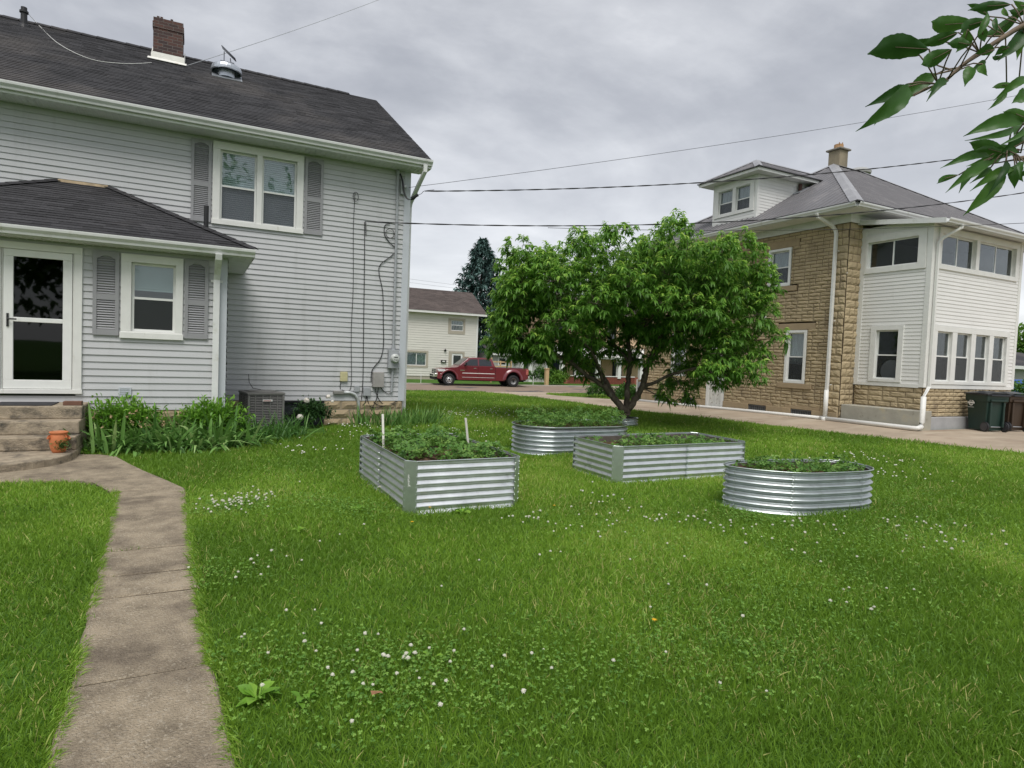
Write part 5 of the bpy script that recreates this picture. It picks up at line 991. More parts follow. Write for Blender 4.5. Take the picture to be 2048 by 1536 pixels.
# ---------------------------------------------------------------- plants along the house
M_iris = leafmat('iris leaf', (.065, .16, .035), (.155, .31, .07), (.38, .52, .20), .2, .42)
M_lily = leafmat('daylily leaf', (.045, .13, .025), (.08, .20, .04), (.17, .31, .07), .25, .42)
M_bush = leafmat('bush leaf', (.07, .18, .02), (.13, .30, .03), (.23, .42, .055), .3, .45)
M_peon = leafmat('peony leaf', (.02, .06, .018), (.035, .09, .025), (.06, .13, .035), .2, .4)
def blades(name, label, cat, cx, cy, rx, ry, n, L, W, lean, droop, m, group=None, z=0, faded=0, fold=.12):
    B = np.stack([RNG.normal(cx, rx * .5, n), RNG.normal(cy, ry * .5, n), np.full(n, z - .02)], 1); a = RNG.uniform(0, 2 * PI, n); le = RNG.uniform(lean[0], lean[1], n)
    D = nrm(np.stack([np.cos(a) * le + (B[:, 0] - cx) * .6, np.sin(a) * le + (B[:, 1] - cy) * .6 - .1, np.ones(n)], 1)); Sd = side_of(D); LL = RNG.uniform(L[0], L[1], n)
    V, F, q = strips(B, D, Sd, LL, RNG.uniform(W[0], W[1], n), LL * 0 + RNG.uniform(droop[0], droop[1], n), [(0, .75), (.25, 1), (.5, .95), (.72, .7), (.9, .35), (1, .04)], fold)
    r = np.clip(RNG.normal(.42, .22, n), 0, 1); T = thing(name, label, cat, (cx, cy, z), group); npobj('leaves', V, F, np.repeat(r, q), m, T)
    if faded:
        mb = MB()
        for _ in range(faded):
            x, y = random.gauss(cx, rx * .4), random.gauss(cy, ry * .4); h = random.uniform(.42, .62); mb.tube([(x, y, z), (x + random.uniform(-.1, .1), y - .06, z + h)], .004, 5)
        obj('flower_stalk', mb, M_stem, T); mb = MB()
        for _ in range(faded * 2):
            p = Vector((random.gauss(cx, rx * .45), random.gauss(cy, ry * .3) - .1, z + random.uniform(.36, .6)))
            for k in range(5): d = Vector((random.gauss(0, 1), random.gauss(0, 1), random.gauss(0, 1))).normalized() * .025; e = Vector((random.gauss(0, 1), random.gauss(0, 1), random.gauss(0, 1))).normalized() * .014; mb.add([p, p + d + e, p + d * 1.3, p + d - e], [(0, 1, 2, 3)])
        obj('faded_bloom', mb, mat('withered petals', (.42, .30, .17), .9, var=.2), T)
    return T
gi = 'iris clumps in front of the house'
for lab, x, y, n, f in (('iris clump with withered blooms right beside the concrete steps', -1.05, 10.62, 70, 3), ('iris clump with withered blooms below the porch window', -.62, 10.62, 90, 5), ('iris clump with arching leaves left of the downspout', -.2, 10.6, 90, 2), ('iris clump in front of the white downspout', .18, 10.68, 90, 0), ('iris clump between the downspout and the air conditioner', .5, 10.85, 100, 0)): blades('iris', lab, 'iris', x, y, .42, .36, int(n * 1.7), (.5, .95), (.034, .054), (.15, 1.1), (.15, 1.1), M_iris, gi, 0, f)
blades('daylily', 'fine leaved daylily clump in front of the air conditioner', 'daylily', .95, 11.35, .5, .35, 230, (.4, .75), (.012, .02), (.2, .8), (.15, .75), M_lily); blades('daylily', 'daylily clump with long arching leaves right of the air conditioner', 'daylily', 1.45, 11.9, .45, .4, 200, (.45, .85), (.012, .02), (.2, .8), (.2, .8), M_lily)
for lab, x, y, n in (('iris clump left of the house corner beside the pipe', 3.35, 13.2, 90), ('dark iris clump right at the house corner', 3.95, 13.15, 120), ('iris clump just past the house corner', 4.45, 13.35, 110), ('outermost iris clump on the lawn beyond the house corner', 4.85, 13.55, 80)): blades('iris', lab, 'iris', x, y, .42, .35, n, (.34, .62), (.018, .03), (.1, .5), (.05, .4), M_iris, gi)
def bush(name, label, cat, c, r, n, L, W, m, up=.5, stems=8, z0=None, group=None, hol=.35):
    T = thing(name, label, cat, (c[0], c[1], 0 if z0 is None else z0), group); zb = 0 if z0 is None else z0
    d = rdir(n, -.35, 1); rad = RNG.uniform(hol, 1, n) ** .6; lump = .78 + .34 * np.sin(d[:, 0] * 5.1 + d[:, 2] * 3.7 + c[0] * 9) * np.cos(d[:, 1] * 4.3 + d[:, 0] * 2.9 + c[1]); P = np.array(c) + d * (rad * lump)[:, None] * np.array(r) + RNG.normal(0, .04, (n, 3)); P[:, 2] = np.maximum(P[:, 2], zb + .03)
    D = nrm(d * .7 + RNG.normal(0, .55, (n, 3)) + [0, 0, up]); V, F, q = strips(P, D, side_of(D), RNG.uniform(L[0], L[1], n), RNG.uniform(W[0], W[1], n), RNG.uniform(.1, .7, n), [(0, .2), (.3, .9), (.6, 1), (1, .06)], .15)
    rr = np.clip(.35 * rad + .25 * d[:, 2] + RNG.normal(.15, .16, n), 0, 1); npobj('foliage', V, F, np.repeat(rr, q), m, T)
    mb = MB()
    for k in range(stems):
        e = Vector(c) + Vector((random.uniform(-.7, .7) * r[0], random.uniform(-.7, .7) * r[1], random.uniform(.1, .7) * r[2])); s = Vector((c[0] + random.uniform(-.3, .3) * r[0], c[1] + random.uniform(-.3, .3) * r[1], zb - .02)); mb.tube([s, s.lerp(e, .5) + Vector((0, 0, .03)), e], [.008, .006, .003], 5)
    obj('stems', mb, M_stem, T); return T
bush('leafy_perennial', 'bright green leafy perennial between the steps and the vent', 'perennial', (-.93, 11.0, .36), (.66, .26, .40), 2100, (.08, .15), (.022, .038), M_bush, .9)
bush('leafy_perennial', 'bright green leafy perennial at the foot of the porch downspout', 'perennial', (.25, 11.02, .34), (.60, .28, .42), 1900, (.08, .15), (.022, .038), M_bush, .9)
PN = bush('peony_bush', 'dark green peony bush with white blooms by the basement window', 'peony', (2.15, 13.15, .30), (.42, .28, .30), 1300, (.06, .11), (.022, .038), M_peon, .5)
M_pet = mat('white petals', (.78, .73, .66), .7, var=.05, scale=30)
for p, r in (((1.86, 12.86, .24), .062), ((2.0, 13.0, .56), .055), ((2.42, 12.98, .64), .045), ((2.5, 12.95, .55), .03)):
    mb = MB()
    for k in range(34):
        z = -.3 + 1.25 * (k + .5) / 34; a = k * 2.4; q = math.sqrt(max(0, 1 - min(1, z) ** 2)); d = Vector((q * math.cos(a), q * math.sin(a), z)); s = d.cross(Vector((.1, .1, 1))).normalized() * r * .42; t = s.cross(d).normalized() * r * .42; c = Vector(p) + d * r * random.uniform(.55, .95); mb.add([c - s - t, c + s - t, c + s + t + d * r * .2, c - s + t + d * r * .2], [(0, 1, 2, 3)])
    obj('flower', mb, M_pet, PN, smooth=False)
P = np.stack([RNG.uniform(-1.42, -.75, 420), RNG.uniform(10.32, 10.6, 420), RNG.uniform(.02, .09, 420)], 1); leafset('ground_ivy', P, .4, (.014, .026), M_bush, 'low green ground ivy at the edge of the footpath by the steps', 'ground cover')
# ---------------------------------------------------------------- the fruit tree
M_bark = mat('rough dark bark', (.10, .082, .065), .95, var=.35, scale=9, sc3=(1, 1, .35), bump=1.0, bscale=22, spots=((.20, .18, .15), 7, .56, .7), spec=.1)
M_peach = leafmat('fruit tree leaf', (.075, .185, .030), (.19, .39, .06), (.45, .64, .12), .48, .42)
PTREE = thing('fruit_tree', 'spreading green fruit tree with forked dark trunk growing from a steel ring', 'tree', (TX, TY, 0))
TR, TF = Vector((.8918, -.4524, 0)), Vector((.4524, .8918, 0)); TC = Vector((TX, TY, 0)); KP = 81.0
def tw(u, v, z): return TC + TR * u + TF * v + Vector((0, 0, z))
limbs = [([(0, 0, 0), (.0, .0, .15), (.01, .0, .34), (-.02, 0, .46)], (.15, .13, .125, .10)),
 ([(-.03, 0, .36), (-.17, -.05, .55), (-.40, -.1, .80), (-.62, -.2, 1.0), (-1.0, -.3, 1.22), (-1.6, -.5, 1.6), (-2.3, -.6, 1.8), (-3.0, -.6, 2.0)], (.095, .085, .075, .062, .052, .04, .03, .015)),
 ([(-.30, -.06, .70), (-.36, .05, .85), (-.52, .1, 1.12), (-.72, .25, 1.5), (-.95, .45, 2.1), (-1.3, .7, 2.8), (-1.6, .8, 3.5)], (.06, .07, .062, .055, .045, .03, .015)),
 ([(.02, .0, .40), (.05, .05, .75), (.05, .08, 1.15), (.10, .1, 1.6), (.0, .2, 2.2), (-.25, .3, 3.0), (-.35, .3, 3.8)], (.085, .072, .065, .058, .045, .03, .015)),
 ([(.05, .0, .38), (.20, -.03, .62), (.33, -.05, .88), (.42, -.08, 1.15), (.48, -.1, 1.5), (.75, -.1, 2.2), (1.0, .0, 3.0), (1.1, .1, 4.2)], (.09, .082, .075, .08, .07, .05, .035, .012)),
 ([(.38, -.07, .96), (.62, -.2, 1.10), (.95, -.35, 1.30), (1.3, -.45, 1.42), (1.9, -.6, 1.62), (2.6, -.6, 2.0), (3.2, -.5, 2.5)], (.05, .042, .036, .032, .028, .02, .01)),
 ([(.48, -.1, 1.5), (.9, .2, 2.0), (1.5, .5, 2.5), (2.2, .7, 3.1), (2.7, .7, 3.7)], (.05, .045, .036, .026, .012)),
 ([(.10, .1, 1.55), (-.3, .5, 2.1), (-.7, 1.1, 2.6), (-1.2, 1.4, 3.3)], (.04, .035, .025, .012)), ([(.1, .1, 1.5), (.5, .9, 2.2), (.9, 1.5, 2.9), (1.5, 1.6, 3.6)], (.04, .034, .025, .012)), ([(.0, .2, 2.1), (.3, -.6, 2.5), (.5, -1.2, 2.9)], (.03, .024, .01)),
 ([(-.62, -.2, 1.0), (-.75, -.6, 1.35), (-1.0, -1.1, 1.75), (-1.4, -1.5, 2.1)], (.04, .034, .025, .012)), ([(.95, -.35, 1.30), (1.1, -.5, 1.22), (1.22, -.6, 1.02), (1.3, -.62, .86)], (.016, .013, .01, .006))]
mb = MB(); lp = []
for pts, rs in limbs:
    w = smooth_path([tw(*p) for p in pts], 5); r = [float(np.interp(i / (len(w) - 1), np.linspace(0, 1, len(rs)), rs)) * random.uniform(.93, 1.07) for i in range(len(w))]
    w = [p + Vector((random.gauss(0, .012), random.gauss(0, .012), random.gauss(0, .008))) for p in w]; mb.tube(w, r, 10); lp += [(p, q) for p, q in zip(w, r) if p.z > .95]
obj('trunk', mb, M_bark, PTREE, smooth=True)
# crown: overlapping leafy masses seen in the photo (u right, z up from the ring, r) at several depths
lob = [(1015, 525, 36), (1040, 560, 50), (1005, 590, 30), (1085, 530, 42), (1010, 640, 38), (1000, 685, 34), (1045, 690, 40), (1030, 620, 45), (1095, 600, 55), (1100, 670, 48), (1085, 705, 26), (1130, 505, 32), (1150, 478, 20), (1155, 550, 48), (1160, 630, 52), (1150, 690, 42), (1175, 735, 26), (1190, 490, 32), (1200, 478, 24), (1215, 545, 50), (1215, 610, 50), (1225, 680, 46), (1260, 508, 40), (1275, 560, 50), (1300, 480, 38), (1318, 456, 25), (1325, 520, 48), (1285, 640, 55), (1290, 700, 36), (1345, 590, 55), (1345, 660, 48), (1380, 500, 40), (1400, 550, 52), (1405, 620, 52), (1430, 485, 30), (1450, 530, 42), (1470, 590, 46), (1490, 545, 30), (1505, 540, 20), (1515, 585, 28), (1520, 570, 18), (1480, 650, 45), (1430, 680, 46), (1485, 700, 38), (1505, 670, 26), (1440, 735, 38), (1400, 720, 34), (1370, 745, 30), (1380, 775, 22), (1490, 735, 24), (1005, 665, 30), (1030, 705, 24), (1065, 690, 34), (990, 690, 20), (1330, 775, 14), (1345, 788, 9)]
VV, FF, RR, off = [], [], [], 0; tw_mb = MB()
for x, y, r in lob:
    u, z, rad = (x - 1247) / KP, (838 - y) / KP + .02, r / KP; u = u * (.955 if u > 0 else 1) - .06; lim = math.sqrt(max(.1, 1 - (u / 3.75) ** 2)) * 2.3
    for v in ([0] if rad < .32 else list(np.linspace(-lim, lim, 3 if rad < .5 else 4))):
        v = v * .8 + random.uniform(-.25, .25) * (rad > .3); zz = z + (random.uniform(-.25, .25) if abs(v) > .6 else 0); zz = min(zz, z + .1) + (.22 * abs(v) if v < 0 and y > 570 else 0)
        if y > 665 and abs(x - 1247) < 75 and v < -.3: continue
        c = np.array(tw(u + (random.uniform(-.2, .2) if abs(v) > .6 else 0), v, zz)); R_ = rad * random.uniform(.9, 1.15)
        R_ *= 1 if abs(v) < .6 else .86; ns = int(66 * R_ ** 2 / .30) + 6
        d = rdir(ns, -.75, 1); rd = RNG.uniform(.35, .92, ns); sb = c + d * (rd * R_)[:, None] * [1, 1, .92]
        sd_ = nrm(d * .55 + RNG.normal(0, .35, (ns, 3)) + [0, 0, .35]); sl_ = RNG.uniform(.07, .16, ns); nl = 13
        t = np.tile(np.linspace(.05, 1, nl), ns); B = np.repeat(sb, nl, 0) + np.repeat(sd_ * sl_[:, None], nl, 0) * t[:, None]
        ang = RNG.uniform(0, 2 * PI, ns * nl); rad_d = np.stack([np.cos(ang), np.sin(ang), RNG.uniform(-.15, .5, ns * nl)], 1)
        D = nrm(rad_d + np.repeat(sd_, nl, 0) * (.35 + .6 * t)[:, None]); n = len(B)
        LL = RNG.uniform(.07, .16, n) * (.75 + .4 * np.sin(t * 2.6)); V, F, q = strips(B, D, side_of(D), LL, LL * RNG.uniform(.25, .33, n), RNG.uniform(.5, 1.2, n), [(0, .25), (.25, .9), (.55, 1), (.8, .65), (1, .05)], .10)
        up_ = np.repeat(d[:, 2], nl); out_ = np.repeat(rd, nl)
        VV.append(V); FF.append(F + off); off += len(V); RR.append(np.repeat(np.clip(.10 + .62 * t ** 2 * (up_ > -.1) * RNG.uniform(.2, 1.4, n) + RNG.normal(.1, .10, n) + .12 * (up_ > .4), 0, 1), q))  # young tips lighter; upper sides of each mass also coloured lighter, as if top-lit
        # twig from the nearest limb into this leafy mass
        cv = Vector(c); p, pr = min(lp, key=lambda k: (k[0] - cv).length + max(0, k[0].z - cv.z) * .8)
        mid = p.lerp(cv, .5) + Vector((random.uniform(-.1, .1), random.uniform(-.1, .1), random.uniform(-.15, .05))); tw_mb.tube(smooth_path([p, mid, cv], 4), [min(pr * .6, .022) * (1 - .8 * i / 8) for i in range(9)], 5)
        for k in range(0, ns, 9): tw_mb.tube([cv, Vector(sb[k]), Vector(sb[k] + sd_[k] * sl_[k])], [.006, .004, .002], 3, caps=False)
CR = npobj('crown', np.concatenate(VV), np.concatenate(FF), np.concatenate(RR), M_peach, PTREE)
obj('twigs', tw_mb, M_bark, PTREE)

# ---------------------------------------------------------------- blue spruce across the road
M_needle = leafmat('spruce needles', (.03, .062, .055), (.065, .125, .11), (.12, .20, .18), .1, .7)
def spruce(c, h, rb, n=150):
    T = thing('spruce_tree', 'tall dark blue green spruce behind the cream house', 'tree', c); mb = MB(); mb.tube([c, (c[0], c[1], c[2] + h * .97)], [.22, .02], 8); obj('trunk', mb, M_bark, T)
    VV, FF, RR, off = [], [], [], 0
    for i in range(n):
        f = (i + .5) / n; z = c[2] + h * (1 - (1 - f) ** 1.0 * .95) ; L = rb * (1 - f) ** .82 * random.uniform(.75, 1.12) + .12; a = i * 2.4 + random.uniform(-.3, .3); k = int(24 + 75 * L / rb)
        s = np.sqrt(RNG.uniform(.02, 1, k)); d = np.array([math.cos(a), math.sin(a), 0]); sd2 = np.array([-d[1], d[0], 0])
        P = np.array([c[0], c[1], z]) + d * (s * L)[:, None] + sd2 * (RNG.normal(0, .16, k) * (1.25 - s) * L)[:, None] + np.stack([s * 0, s * 0, -.22 * L * s + .20 * L * s * s + RNG.normal(0, .05, k)], 1)
        D = nrm(d * .6 + RNG.normal(0, .45, (k, 3)) + [0, 0, -.15]); V, F, q = strips(P, D, side_of(D), RNG.uniform(.3, .55, k), RNG.uniform(.12, .2, k), RNG.uniform(0, .5, k), [(0, .5), (.4, 1), (1, .1)]); VV.append(V); FF.append(F + off); off += len(V); RR.append(np.repeat(np.clip(RNG.normal(.28, .2, k) + .35 * (s > .85), 0, 1), q))
    npobj('branches', np.concatenate(VV), np.concatenate(FF), np.concatenate(RR), M_needle, T)
spruce((25.6, 58, -.6), 14.0, 5.8, 300)

# ---------------------------------------------------------------- pickup truck
M_red = mat('maroon car paint', (.14, .014, .022), .28, var=.05, scale=2, spec=.6); M_red.node_tree.nodes['Principled BSDF'].inputs['Coat Weight'].default_value = .6
M_chrome = mat('chrome', (.78, .78, .78), .16, metal=.95, var=.06, scale=9); M_tyre = mat('tyre rubber', (.014, .014, .015), .8, var=.2); M_cglass = mat('tinted car glass', (.025, .03, .034), .06, var=.1, spec=.7); M_under = mat('black underbody', (.008, .008, .009), .8); M_steel = mat('polished steel wheel', (.62, .62, .62), .3, metal=.6, var=.1, scale=14)
T = thing('pickup_truck', 'maroon crew cab pickup truck with chrome bumper parked across the road', 'pickup truck', (0, 0, 0))
WB, RW = 4.80, .43   # local: x back from the front axle, y = -1 side faces the viewer
def arch(cx, r, z0, n=10): return [(cx - r * math.cos(PI * i / n), z0 + r * math.sin(PI * i / n)) for i in range(n + 1)]
def extrude(mb, pts, y0, y1): mb.prism([(x, y0, z) for x, z in pts], (0, y1 - y0, 0))
hw_ = .97
lower = [(-.86, .50), (-.52, .45)] + arch(0, .56, .50) + [(.62, .42), (4.18, .42)] + arch(WB, .58, .50) + [(5.9, .55), (5.98, .75), (5.98, 1.36), (3.42, 1.38), (3.40, 1.46), (.72, 1.44), (.55, 1.33), (-.25, 1.25), (-.74, 1.17), (-.86, .98)]
mb = MB(); extrude(mb, lower, -hw_, hw_); B_ = obj('body', mb, M_red, T, bevel=.045)
mb = MB()   # cab greenhouse with tumblehome
cab = [(.70, 1.44), (1.40, 1.99), (1.75, 2.05), (2.95, 2.05), (3.18, 1.98), (3.40, 1.45)]
n = len(cab); mb.add([(x, -(.93 - .16 * (z - 1.44) / .6), z) for x, z in cab] + [(x, (.93 - .16 * (z - 1.44) / .6), z) for x, z in cab], [tuple(range(n)), tuple(range(n, 2 * n))[::-1]] + [(i, n + i, n + (i + 1) % n, (i + 1) % n) for i in range(n)])
obj('cab', mb, M_red, T, bevel=.03)
def yz(z): return .93 - .16 * (z - 1.44) / .6 + .006
for s in (-1, 1):
    for nm, q in (('front_window', [(1.02, 1.47), (1.55, 1.91), (2.10, 1.94), (2.10, 1.47)]), ('rear_window', [(2.20, 1.47), (2.20, 1.94), (2.95, 1.93), (3.10, 1.80), (3.14, 1.47)])):
        mb = MB(); mb.add([(x, s * yz(z), z) for x, z in q], [tuple(range(len(q)))]); mb.add([(x, s * (yz(z) - .004), z) for x, z in q], [tuple(range(len(q)))]); obj(nm, mb, M_cglass, T)
    for x0, x1 in ((1.98, 2.0), (3.30, 3.32)): mb = MB(); mb.box(x0 + .12, x1 + .12, s * hw_ - .004 * s if s > 0 else -hw_ - .004, s * hw_ + .004 * s if s > 0 else -hw_ + .004, .50, 1.43); obj('door_gap', mb, M_under, B_)
    mb = MB(); y = s * (hw_ + .008); mb.box(.95, 3.36, min(y, s * hw_), max(y, s * hw_), .90, .945); mb.box(.95, 3.36, min(y, s * hw_), max(y, s * hw_), .62, .64) ; obj('trim_strip', mb, M_white, T)
    for x in (1.78, 3.0): mb = MB(); mb.box(x, x + .2, min(s * hw_, s * (hw_ + .035)), max(s * hw_, s * (hw_ + .035)), 1.25, 1.30); obj('door_handle', mb, M_chrome, T, bevel=.008)
    mb = MB(); mb.box(1.08, 1.22, min(s * .98, s * 1.22), max(s * .98, s * 1.22), 1.48, 1.68); mb.tube([(1.15, s * .93, 1.46), (1.15, s * 1.05, 1.47)], .03, 6); MR = obj('wing_mirror', mb, M_under, T, bevel=.02); mb = MB(); mb.box(1.065, 1.079, min(s * 1.0, s * 1.2), max(s * 1.0, s * 1.2), 1.52, 1.67); obj('mirror_cap', mb, M_chrome, MR)
    mb = MB(); mb.box(-.80, -.30, min(s * .66, s * .982), max(s * .66, s * .982), .98, 1.15); obj('headlight', mb, mat('headlamp lens', (.66, .68, .68), .15, var=.3, scale=14, spec=.7), T, bevel=.03)
    mb = MB(); mb.box(5.80, 5.995, min(s * .80, s * .985), max(s * .80, s * .985), .92, 1.30); obj('tail_light', mb, mat('tail lamp lens', (.40, .12, .10), .2, var=.4, scale=9), T, bevel=.02)
    mb = MB(); mb.box(.80, 1.12, min(s * hw_, s * (hw_ + .008)), max(s * hw_, s * (hw_ + .008)), 1.08, 1.15); obj('door_emblem', mb, M_chrome, T)
    # flared rear guard over the twin wheels
    mb = MB(); rows = []
    for k in range(13):
        a = PI * k / 12; rows.append([(WB - r * math.cos(a), s * w, .52 + r * math.sin(a)) for r, w in ((.56, hw_ - .02), (.575, hw_ + .11), (.64, hw_ + .12), (.72, hw_ + .06), (.80, hw_ - .01))])
    mb.grid(rows); obj('wheel_guard', mb, M_red, T, smooth=True)
    mb = MB(); rows = []
    for k in range(13):
        a = PI * k / 12; rows.append([(-r * math.cos(a), s * w, .50 + r * math.sin(a)) for r, w in ((.54, hw_ - .02), (.555, hw_ + .035), (.62, hw_ + .04), (.68, hw_ - .01))])
    mb.grid(rows); obj('wheel_guard', mb, M_red, T, smooth=True)
    for x, ys in ((0, (.86,)), (WB, (1.0, .72))):
        for y0 in ys:
            if s > 0 and y0 == .72: pass
            mb = MB(); mb.lathe((x, s * y0, RW), [(.24, -.12), (.36, -.125), (.42, -.10), (.43, -.04), (.43, .04), (.42, .10), (.36, .125), (.24, .12), (.23, 0), (.24, -.12)], 28, axis='y', caps=False); w = obj('wheel', mb, M_tyre, T, smooth=False)
            if y0 > .8:
                mb = MB(); o = s * (.105 if x == 0 else .05)
                mb.lathe((x, s * y0, RW), [(.245, o + .012 * s), (.225, o + .015 * s), (.205, o - .02 * s), (.15, o + (.03 if x == 0 else -.05) * s), (.09, o + (.05 if x == 0 else -.06) * s), (.001, o + (.06 if x == 0 else -.06) * s)], 24, axis='y'); R_ = obj('rim', mb, M_steel, w, smooth=True)
                mb = MB(); 
                for k in range(8): a = k * PI / 4; mb.lathe((x + .165 * math.cos(a), s * y0 + o + (.022 if x == 0 else -.035) * s, RW + .165 * math.sin(a)), [(.028, -.012), (.028, .012)], 8, axis='y')
                mb.lathe((x, s * y0 + o + .03 * s, RW), [(.06, -.03 ), (.055, .035)], 10, axis='y'); obj('hub_holes', mb, M_under, w)
mb = MB(); mb.box(-.90, -.855, -.66, .66, .78, 1.17)
for k in range(2): mb.box(-.915, -.90, -.66, .66, .90 + k * .13, .93 + k * .13)
mb.box(-.92, -.90, -.035, .035, .78, 1.17); G_ = obj('grille', mb, M_chrome, T, bevel=.01)
mb = MB(); mb.box(-.905, -.898, -.58, -.05, .82, 1.13); mb.box(-.905, -.898, .05, .58, .82, 1.13); obj('grille_mesh', mb, M_under, G_)
mb = MB(); mb.prism([(-1.03, -.90, .60), (-1.06, -.7, .60), (-1.06, .7, .60), (-1.03, .90, .60), (-.50, .99, .60), (-.50, .95, .60), (-.85, .86, .60), (-.85, -.86, .60), (-.50, -.95, .60), (-.50, -.99, .60)], (0, 0, .24)); BP = obj('front_bumper', mb, M_chrome, T, bevel=.03)
mb = MB(); mb.box(-1.068, -1.055, -.55, .55, .66, .76); mb.box(-1.0, -.5, -.85, .85, .40, .60); obj('bumper_intake', mb, M_under, BP)
mb = MB(); mb.box(5.98, 6.14, -.96, .96, .58, .80); obj('rear_bumper', mb, M_chrome, T, bevel=.02)
mb = MB(); mb.box(-.5, 5.8, -.55, .55, .36, .60); mb.box(-.4, 5.85, -.80, .80, .45, .60); obj('chassis', mb, M_under, T)
mb = MB(); mb.box(-.60, .60, -.70, .70, .44, 1.10); mb.box(WB - .62, WB + .62, -.55, .55, .44, 1.12); obj('wheel_wells', mb, M_under, T)
mb = MB(); mb.box(3.55, 5.85, -.85, .85, 1.372, 1.385); obj('bed_liner', mb, M_under, T)
mb = MB(); mb.add([(.76, -.82, 1.485), (1.37, -.74, 1.955), (1.37, .74, 1.955), (.76, .82, 1.485)], [(0, 1, 2, 3)]); mb.v = [(x - .012, y, z + .012) for x, y, z in mb.v]; obj('windscreen', mb, M_cglass, T)
mb = MB(); mb.box(1.42, 1.52, -.55, .55, 2.02, 2.055); obj('roof_lamps', mb, mat('amber lamps', (.3, .12, .02), .3), T)
ft, rt = Vector((16.1, 42.15, 0)), Vector((20.85, 41.55, 0)); dv = rt - ft; T.location = (ft.x, ft.y, -.588); T.rotation_euler = (0, 0, math.atan2(dv.y, dv.x))

# ---------------------------------------------------------------- houses across the road
M_cream = mat('cream siding', (.64, .62, .56), .6, var=.03, scale=1); M_taupe = mat('taupe trim', (.40, .36, .29), .6, var=.05)
M_brown = roofmat('brown shingles', (.105, .085, .078), .7, (.13, .105, .095))
CHs = thing('cream_house', 'cream sided house with brown roof standing behind the parked truck', 'house', (18, 52, -.6)); FC = Fr((0, 51), (1, 0), (0, -1))
mb = MB(); siding(mb, FC, 6, 22.25, -.30, 5.15, .205, [(19.75, 21.0, 3.68, 4.65), (15.85, 17.65, .55, 1.72), (19.95, 20.98, -.4, 1.72)], .03); siding(mb, Fr((22.3, 0), (0, 1), (1, 0)), 51.05, 57, -.3, 7.3, .205, [], .03, gable=lambda z: (51.05 if z < 5.2 else 54 - (7.5 - z) * 1.25, 57 if z < 5.2 else 54 + (7.5 - z) * 1.25))
obj('wall', mb, M_cream, CHs); mb = MB(); mb.box(6, 22.2, 51.02, 51.2, -1, -.3); mb.box(22.15, 22.25, 51.2, 57, -1, -.3); obj('foundation', mb, M_taupe, CHs)
mb = MB(); mb.box(22.2, 22.36, 50.95, 51.1, -.3, 5.15); mb.box(5.8, 22.95, 50.42, 50.47, 5.08, 5.28); mb.box(5.8, 22.95, 50.47, 51.0, 5.10, 5.12); obj('trim', mb, M_white, CHs)
mb = MB(); sawroof(mb, (5.6, 50.4, 5.27), (22.95, 50.4, 5.27), (5.6, 54, 7.45), (22.95, 54, 7.45), .22, .016, .5); sawroof(mb, (22.95, 57.6, 5.27), (5.6, 57.6, 5.27), (22.95, 54, 7.45), (5.6, 54, 7.45), .4, .016, .5); obj('roof', mb, M_brown, CHs, attr=True)
for c, u, zz, zm, sl in (((19.53, 21.12, 3.42, 4.79), [(19.80, 20.96)], (3.71, 4.62), 4.2, False), ((15.6, 17.79, .40, 1.86), [(15.9, 17.62)], (.58, 1.69), 1.1, True)):
    w = window(CHs, FC, c, u, zz[0], zz[1], zm, ('cloth', .0) if sl else ('cloth', .5), M_taupe, sill=False, slide=sl, frame=.05, screen=False)
mb = MB(); FC.box(mb, 19.66, 19.95, 0, .05, -.4, 1.90); FC.box(mb, 20.98, 21.14, 0, .05, -.4, 1.90); FC.box(mb, 19.95, 20.98, 0, .05, 1.72, 1.90); DQ = obj('door', mb, M_taupe, CHs); mb = MB(); ringbox(FC, mb, 19.96, 20.97, -.4, 1.71, .15, -.05, .01); obj('door_leaf', mb, M_sash, DQ); mb = MB(); FC.box(mb, 20.1, 20.85, -.03, -.02, -.25, 1.57); obj('pane', mb, M_cglass, DQ)
mb = MB(); FC.box(mb, 18.95, 19.42, .02, .14, .90, 1.10); MBX = obj('mailbox', mb, M_under, CHs); mb = MB(); FC.box(mb, 19.05, 19.3, .142, .15, .95, 1.05); obj('number_plate', mb, M_white, MBX)
mb = MB(); mb.lathe((19.3, 50.9, 1.86), [(.02, 0), (.09, .04), (.11, .14), (.02, .2)], 10); mb.tube([(19.3, 51, 1.98), (19.3, 50.8, 2.08), (19.3, 50.88, 1.98)], .018, 6); obj('wall_lamp', mb, M_under, CHs)
# grey bungalow with deck
M_lgs = mat('light grey siding', (.40, .40, .37), .6, var=.04); GB = thing('grey_bungalow', 'low grey sided bungalow mostly hidden behind the fruit tree', 'house', (26, 52, -.6)); FG = Fr((0, 50), (1, 0), (0, -1))
mb = MB(); siding(mb, FG, 23.4, 29.0, -.6, 1.95, .12, [(24.05, 24.75, .85, 1.5), (26.55, 27.05, -.4, 1.5)], .02); siding(mb, Fr((23.4, 0), (0, 1), (-1, 0)), 50, 54.5, -.6, 1.9, .12, [], .02); obj('wall', mb, M_lgs, GB)
mb = MB(); sawroof(mb, (23.0, 49.6, 1.86), (29.4, 49.6, 1.86), (23.0, 52.3, 2.9), (29.4, 52.3, 2.9), .2, .015, .5); obj('roof', mb, M_roof, GB, attr=True)
mb = MB(); mb.box(23.0, 29.4, 49.55, 49.6, 1.72, 1.88); mb.box(27.1, 27.45, 49.93, 49.99, -.6, 1.7); mb.box(26.3, 26.54, 49.93, 49.99, -.6, 1.7); mb.box(28.9, 29.1, 49.93, 49.99, -.6, 1.7); ringbox(FG, mb, 23.98, 24.82, .80, 1.56, .1, 0, .05); obj('trim', mb, M_white, GB)
